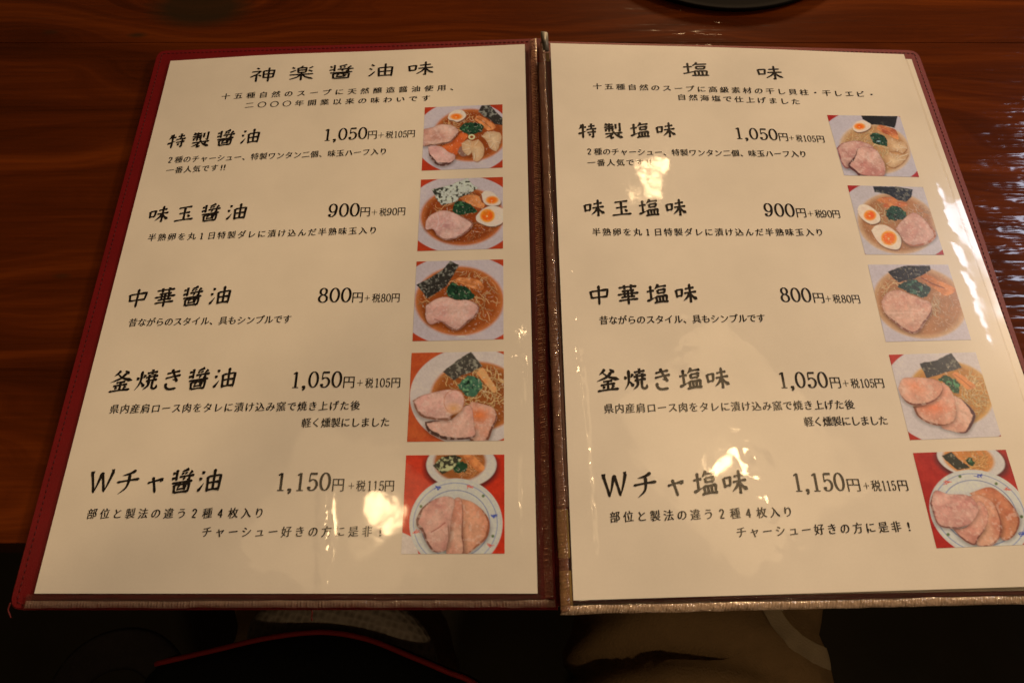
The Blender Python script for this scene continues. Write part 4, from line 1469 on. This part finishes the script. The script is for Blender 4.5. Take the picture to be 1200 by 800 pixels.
def film(sh, quad, z, mat, nu, nv, amp, seed, name='pocket_film'):
    r = np.random.default_rng(seed)
    q = np.array(quad, float)
    nz = vnoise((nv + 1, nu + 1), 9, seed, 3)
    V = []
    for j in range(nv + 1):
        for i in range(nu + 1):
            a, b = i / nu, j / nv
            p = (1 - a) * (1 - b) * q[0] + a * (1 - b) * q[1] + a * b * q[2] + (1 - a) * b * q[3]
            V.append((p[0], p[1], z + amp * (nz[j, i] - .3)))
    n1 = nu + 1
    F = [(j * n1 + i, (j + 1) * n1 + i, (j + 1) * n1 + i + 1, j * n1 + i + 1) for j in range(nv) for i in range(nu)]
    return mesh_obj(name, frame_pts(sh, V), F, mat, folder, smooth=True)


# left pocket: margins of clear film round the sheet, welded along the bottom and the gutter
film(LEFT, [(-3.6, 296.3), (213, 297.9), (213, 300.2), (-3.6, 299.0)], -.35, FILM_CLEAR, 170, 4, .9, 3)
film(LEFT, [(209.3, -.4), (212.7, -.4), (213.2, 298), (210.7, 297.6)], -.35, FILM_CLEAR, 5, 150, .9, 4)
weld(LEFT, (217.6, 303.0), (-3.4, 301.7), 2.9, -.4, WELD, seed=2)
weld(LEFT, (212.5, -4.0), (213.3, 299.5), -3.6, -.3, WELD_THIN, pitch=1.15, seed=3, skew=.25)

# right leaf: pale backing strip inside the gutter weld, gold where the foil shows
weld(RIGHT, (-1.6, 0.5), (-2.6, 302.6), 3.9, .25, WELD_THIN, pitch=1.2, seed=5, skew=.2)
film(RIGHT, [(-2.2, 0), (1.5, -.5), (-1.2, 298.2), (-2.9, 300)], .1, FILM_CLEAR, 5, 150, .8, 6)
film(RIGHT, [(-2.8, 298.4), (211, 295.6), (217, 299.4), (-2.8, 300.2)], -.2, FILM_CLEAR, 170, 4, 1.0, 7)
weld(RIGHT, (219, 302.2), (-5.8, 303.4), 3.3, -.1, WELD_MILKY, seed=8, amp=.45, skew=-.5)


film(RIGHT, [(210.1, .6), (211.5, .6), (213.4, 190), (212.2, 190)], -.5, FILM_CLEAR, 3, 90, .2, 9)
film(RIGHT, [(212.2, 190), (213.4, 190), (212.2, 296), (210.9, 296)], -.5, FILM_CLEAR, 3, 90, .2, 10)


def strip(name, sh, u0, u1, v0, v1, z, mat, th=.35):
    P = [(u0, v0, z), (u1, v0, z), (u1, v1, z), (u0, v1, z)]
    Q = [(a, b, c - th) for a, b, c in P]
    return mesh_obj(name, frame_pts(sh, P + Q), [(3, 2, 1, 0), (4, 5, 6, 7), (0, 1, 5, 4), (1, 2, 6, 5), (2, 3, 7, 6), (3, 0, 4, 7)], mat, folder)


strip('binding_strip', RIGHT, -6.2, -1.0, 13.5, 261.5, -.6, UMBER)
strip('gold_strip', RIGHT, -6.4, -1.6, 262.5, 282.0, -.45, GOLD)
strip('gold_strip', RIGHT, -6.2, -1.4, 287.0, 301.5, -.5, GOLD)
strip('gold_strip', RIGHT, -2.6, .6, 6.5, 12.5, -.45, GOLD)
# tab at the head of the leaf
bm = bmesh.new()
for p in frame_pts(RIGHT, [(u, v, z) for z in (.9, -1.2) for u, v in ((-3.6, -9.5), (.3, -8.6), (.6, 5.0), (-3.2, 5.4))]):
    bm.verts.new(p)
bm.verts.ensure_lookup_table()
for f in ((3, 2, 1, 0), (4, 5, 6, 7), (0, 1, 5, 4), (1, 2, 6, 5), (2, 3, 7, 6), (3, 0, 4, 7)):
    bm.faces.new([bm.verts[i] for i in f])
bmesh.ops.recalc_face_normals(bm, faces=bm.faces)
bmesh.ops.bevel(bm, geom=list(bm.edges), offset=0.0004, segments=2, affect='EDGES')
bm_obj('binding_tab', bm, SLATE, folder, True)


def thread(sh, pts, r=.32):
    q = [Vector(p) for p in smooth_path([tuple(p) for p in frame_pts(sh, pts)], 5)]
    v, f = tube_mesh(q, r * MM, 6)
    return mesh_obj('loose_thread', v, f, RED_THREAD, folder, smooth=True)


thread(LEFT, [(118.0, 303.0, -1.6), (118.3, 304.4, -1.9), (117.9, 306.0, -2.6), (118.2, 307.2, -3.2)])
thread(LEFT, [(-10.6, 299.5, -1.4), (-10.9, 302.2, -1.6), (-10.2, 304.0, -2.2), (-9.6, 305.4, -2.8)])

# ------------------------------------------------------------------ dark round tray at the far edge of the frame
V, F = [], []
prof = [(0, 0.0), (0.0930, 0.0), (0.0945, 0.0004), (0.0955, 0.0016), (0.0958, 0.0028), (0.0950, 0.0034), (0.0938, 0.0031),
        (0.0920, 0.0021), (0.0895, 0.0017), (0.05, 0.0016), (0, 0.0016)]
NS = 96
for r_, z_ in prof:
    for k in range(NS):
        a = 2 * math.pi * k / NS
        V.append((r_ * math.cos(a), r_ * math.sin(a), z_))
for i in range(len(prof) - 1):
    for k in range(NS):
        k2 = (k + 1) % NS
        F.append((i * NS + k, i * NS + k2, (i + 1) * NS + k2, (i + 1) * NS + k))
tray = mesh_obj('round_tray', V, F, LACQUER, smooth=True)
tray.location = (0.140, 0.4555, 0.0003)
tag(tray, 'dark round tray, only its rim showing at the top edge above the right page', 'tray')

# ------------------------------------------------------------------ the reader's lap
def skin_mesh(name, joints, bones, mat, parent=None, root=0, sub=2, disp=None):
    me = bpy.data.meshes.new(name)
    me.from_pydata([j[0] for j in joints], bones, [])
    o = bpy.data.objects.new(name, me)
    COL.objects.link(o)
    sk = o.modifiers.new('skin', 'SKIN')
    sk.use_smooth_shade = True
    for i, j in enumerate(joints):
        d = me.skin_vertices[0].data[i]
        r = j[1] if isinstance(j[1], tuple) else (j[1], j[1])
        d.radius = r
        d.use_root = i == root
    sb = o.modifiers.new('sub', 'SUBSURF')
    sb.levels = sb.render_levels = sub
    dg = bpy.context.evaluated_depsgraph_get()
    nm = bpy.data.meshes.new_from_object(o.evaluated_get(dg))
    bpy.data.objects.remove(o)
    bpy.data.meshes.remove(me)
    if disp:
        for v in nm.vertices:
            v.co += Vector(disp(v.co, v.normal))
    nm.materials.clear()
    nm.materials.append(mat)
    nm.polygons.foreach_set('use_smooth', [True] * len(nm.polygons))
    nm.name = name
    r = bpy.data.objects.new(name, nm)
    return link(r, parent)


LEG = [((0, -0.36, -0.17), .11), ((.105, -.34, -.205), .085), ((.122, -.12, -.215), .078), ((.132, .13, -.205), .056), ((.136, .10, -.40), .05), ((.138, .06, -.62), .036), ((.140, .13, -.675), .032), ((.142, .21, -.685), .026),
       ((-.105, -.34, -.245), .085), ((-.125, -.12, -.265), .078), ((-.135, .13, -.255), .056), ((-.138, .10, -.42), .05), ((-.14, .06, -.62), .036), ((-.142, .13, -.675), .032), ((-.144, .21, -.685), .026)]
BN = [(0, 1), (1, 2), (2, 3), (3, 4), (4, 5), (5, 6), (6, 7), (0, 8), (8, 9), (9, 10), (10, 11), (11, 12), (12, 13), (13, 14)]
person = skin_mesh('person', LEG, BN, SKIN, sub=2)
tag(person, 'seated reader in khaki trousers, lap showing in the dark below the open menu', 'person')


def folds(co, no):
    x, y, z = co
    a = 0.0
    # deep crease curving over the right thigh, softer ones beside it
    for (y0, c, w, amp) in ((-.004, .9, .008, -.010), (-.020, .7, .010, .008), (.014, 1.1, .010, .007), (-.052, .5, .010, -.007), (-.10, .3, .014, -.006), (.05, .8, .012, -.006)):
        xx = x - .10 if x > 0 else x + .12
        yy = y0 - c * xx * xx * 6 + .05 * xx
        a += amp * math.exp(-((y - yy) / w) ** 2)
    a += .003 * math.sin(38 * x + 21 * y) + .002 * math.sin(70 * y - 30 * x)
    return no * a


TR = [(j[0], j[1] * 1.24 + .006) for j in LEG[:6]] + [(j[0], j[1] * 1.24 + .006) for j in LEG[8:13]]
TB = [(0, 1), (1, 2), (2, 3), (3, 4), (4, 5), (0, 6), (6, 7), (7, 8), (8, 9), (9, 10)]
trousers = skin_mesh('trousers', TR, TB, KHAKI, person, sub=4, disp=folds)

# pale tape (pocket edge) laid on the right thigh, following the cloth
bmt = bmesh.new()
bmt.from_mesh(trousers.data)
tree = BVHTree.FromBMesh(bmt)
bmt.free()


def on_cloth(x, y, off=.0012):
    hit, n, i, d = tree.ray_cast(Vector((x, y, .2)), Vector((0, 0, -1)))
    return (hit + n * off) if hit else None


TAPE = [(.160, .030), (.158, .017), (.163, .006), (.172, -.002), (.186, -.008), (.200, -.011)]
cen = resample(smooth_path(TAPE, 8), 30)
tg = np.gradient(cen, axis=0)
tg /= np.hypot(tg[:, 0], tg[:, 1])[:, None]
nn = np.stack([-tg[:, 1], tg[:, 0]], 1)
V, F, ok = [], [], []
for i in range(30):
    row = [on_cloth(*(cen[i] + nn[i] * w)) for w in (-.0062, -.002, .002, .0062)]
    if all(p is not None for p in row):
        ok.append([tuple(p) for p in row])
for row in ok:
    V += row
F = [(i * 4 + j, i * 4 + j + 1, (i + 1) * 4 + j + 1, (i + 1) * 4 + j) for i in range(len(ok) - 1) for j in range(3)]
if len(ok) > 2:
    tp = mesh_obj('pocket_tape', V, F, KHAKI_PALE, trousers, smooth=True)

# ------------------------------------------------------------------ black bag with red piping on the lap
edge = [(-.202, -.012), (-.170, -.005), (-.140, .0015), (-.110, .0045), (-.084, .001), (-.058, -.008), (-.038, -.0155), (-.019, -.0235),
        (.0, -.045), (.006, -.09), (-.005, -.17), (-.05, -.22), (-.12, -.235), (-.18, -.21), (-.215, -.14), (-.222, -.06)]
loop = smooth_path(edge + [edge[0]], 6)[:-1]
cx, cy = np.mean([p[0] for p in loop]), np.mean([p[1] for p in loop])
BZ = -.118
V, F = [], []
levels = [(1.0, 0.0), (.93, .004), (.75, .009), (.45, .012), (.0, .013)]
low = [(1.0, 0.0), (1.02, -.012), (1.0, -.028), (.9, -.038), (.0, -.040)]
n = len(loop)
for prof_ in (levels, low[1:]):
    for s_, dz in prof_:
        for (x, y) in loop:
            V.append((cx + (x - cx) * s_, cy + (y - cy) * s_, BZ + dz))
order = [4, 3, 2, 1, 0, 5, 6, 7, 8]
for a, b in zip(order[:-1], order[1:]):
    for k in range(n):
        k2 = (k + 1) % n
        F.append((a * n + k, b * n + k, b * n + k2, a * n + k2))
bag = empty('bag', (cx, cy, BZ - .04))
body = mesh_obj('bag_body', [(x - cx, y - cy, z - BZ + .04) for x, y, z in V], F, BLACK, bag, smooth=True)
v_, f_ = tube_mesh([(x - cx, y - cy, .0405) for x, y in smooth_path(edge[:9], 8)], .0016, 8)
mesh_obj('piping', v_, f_, PIPING, bag, smooth=True)
tag(bag, 'black fabric bag edged with red piping on the lap below the left page', 'bag')

# grey mesh pouch behind the bag
bm = bmesh.new()
bmesh.ops.create_uvsphere(bm, u_segments=48, v_segments=24, radius=1.0)
for v in bm.verts:
    k = 1 + .06 * math.sin(3 * v.co.x + 2 * v.co.y)
    v.co = Vector((v.co.x * .060 * k, v.co.y * .034 * k, v.co.z * .026 * (1 if v.co.z > 0 else .8)))
pouch = bm_obj('pouch', bm, MESH_FABRIC, None, True)
pouch.location = (-.104, -.002, -.150)
pouch.rotation_euler = (0, 0, -.22)
tag(pouch, 'grey mesh fabric pouch bulging from behind the black bag with red piping', 'pouch')

# dark grey strap at the lower left
sp_ = smooth_path([(-.262, -.05, -.135), (-.252, -.022, -.125), (-.236, -.008, -.118), (-.215, -.004, -.116), (-.200, -.012, -.12), (-.192, -.03, -.128), (-.19, -.06, -.14)], 8)
v_, f_ = tube_mesh(sp_, .011, 10, flat=.28)
strap = mesh_obj('strap', v_, f_, STRAP, smooth=True)
tag(strap, 'dark grey webbing strap looping in shadow at the lower left, beside the black bag', 'strap')
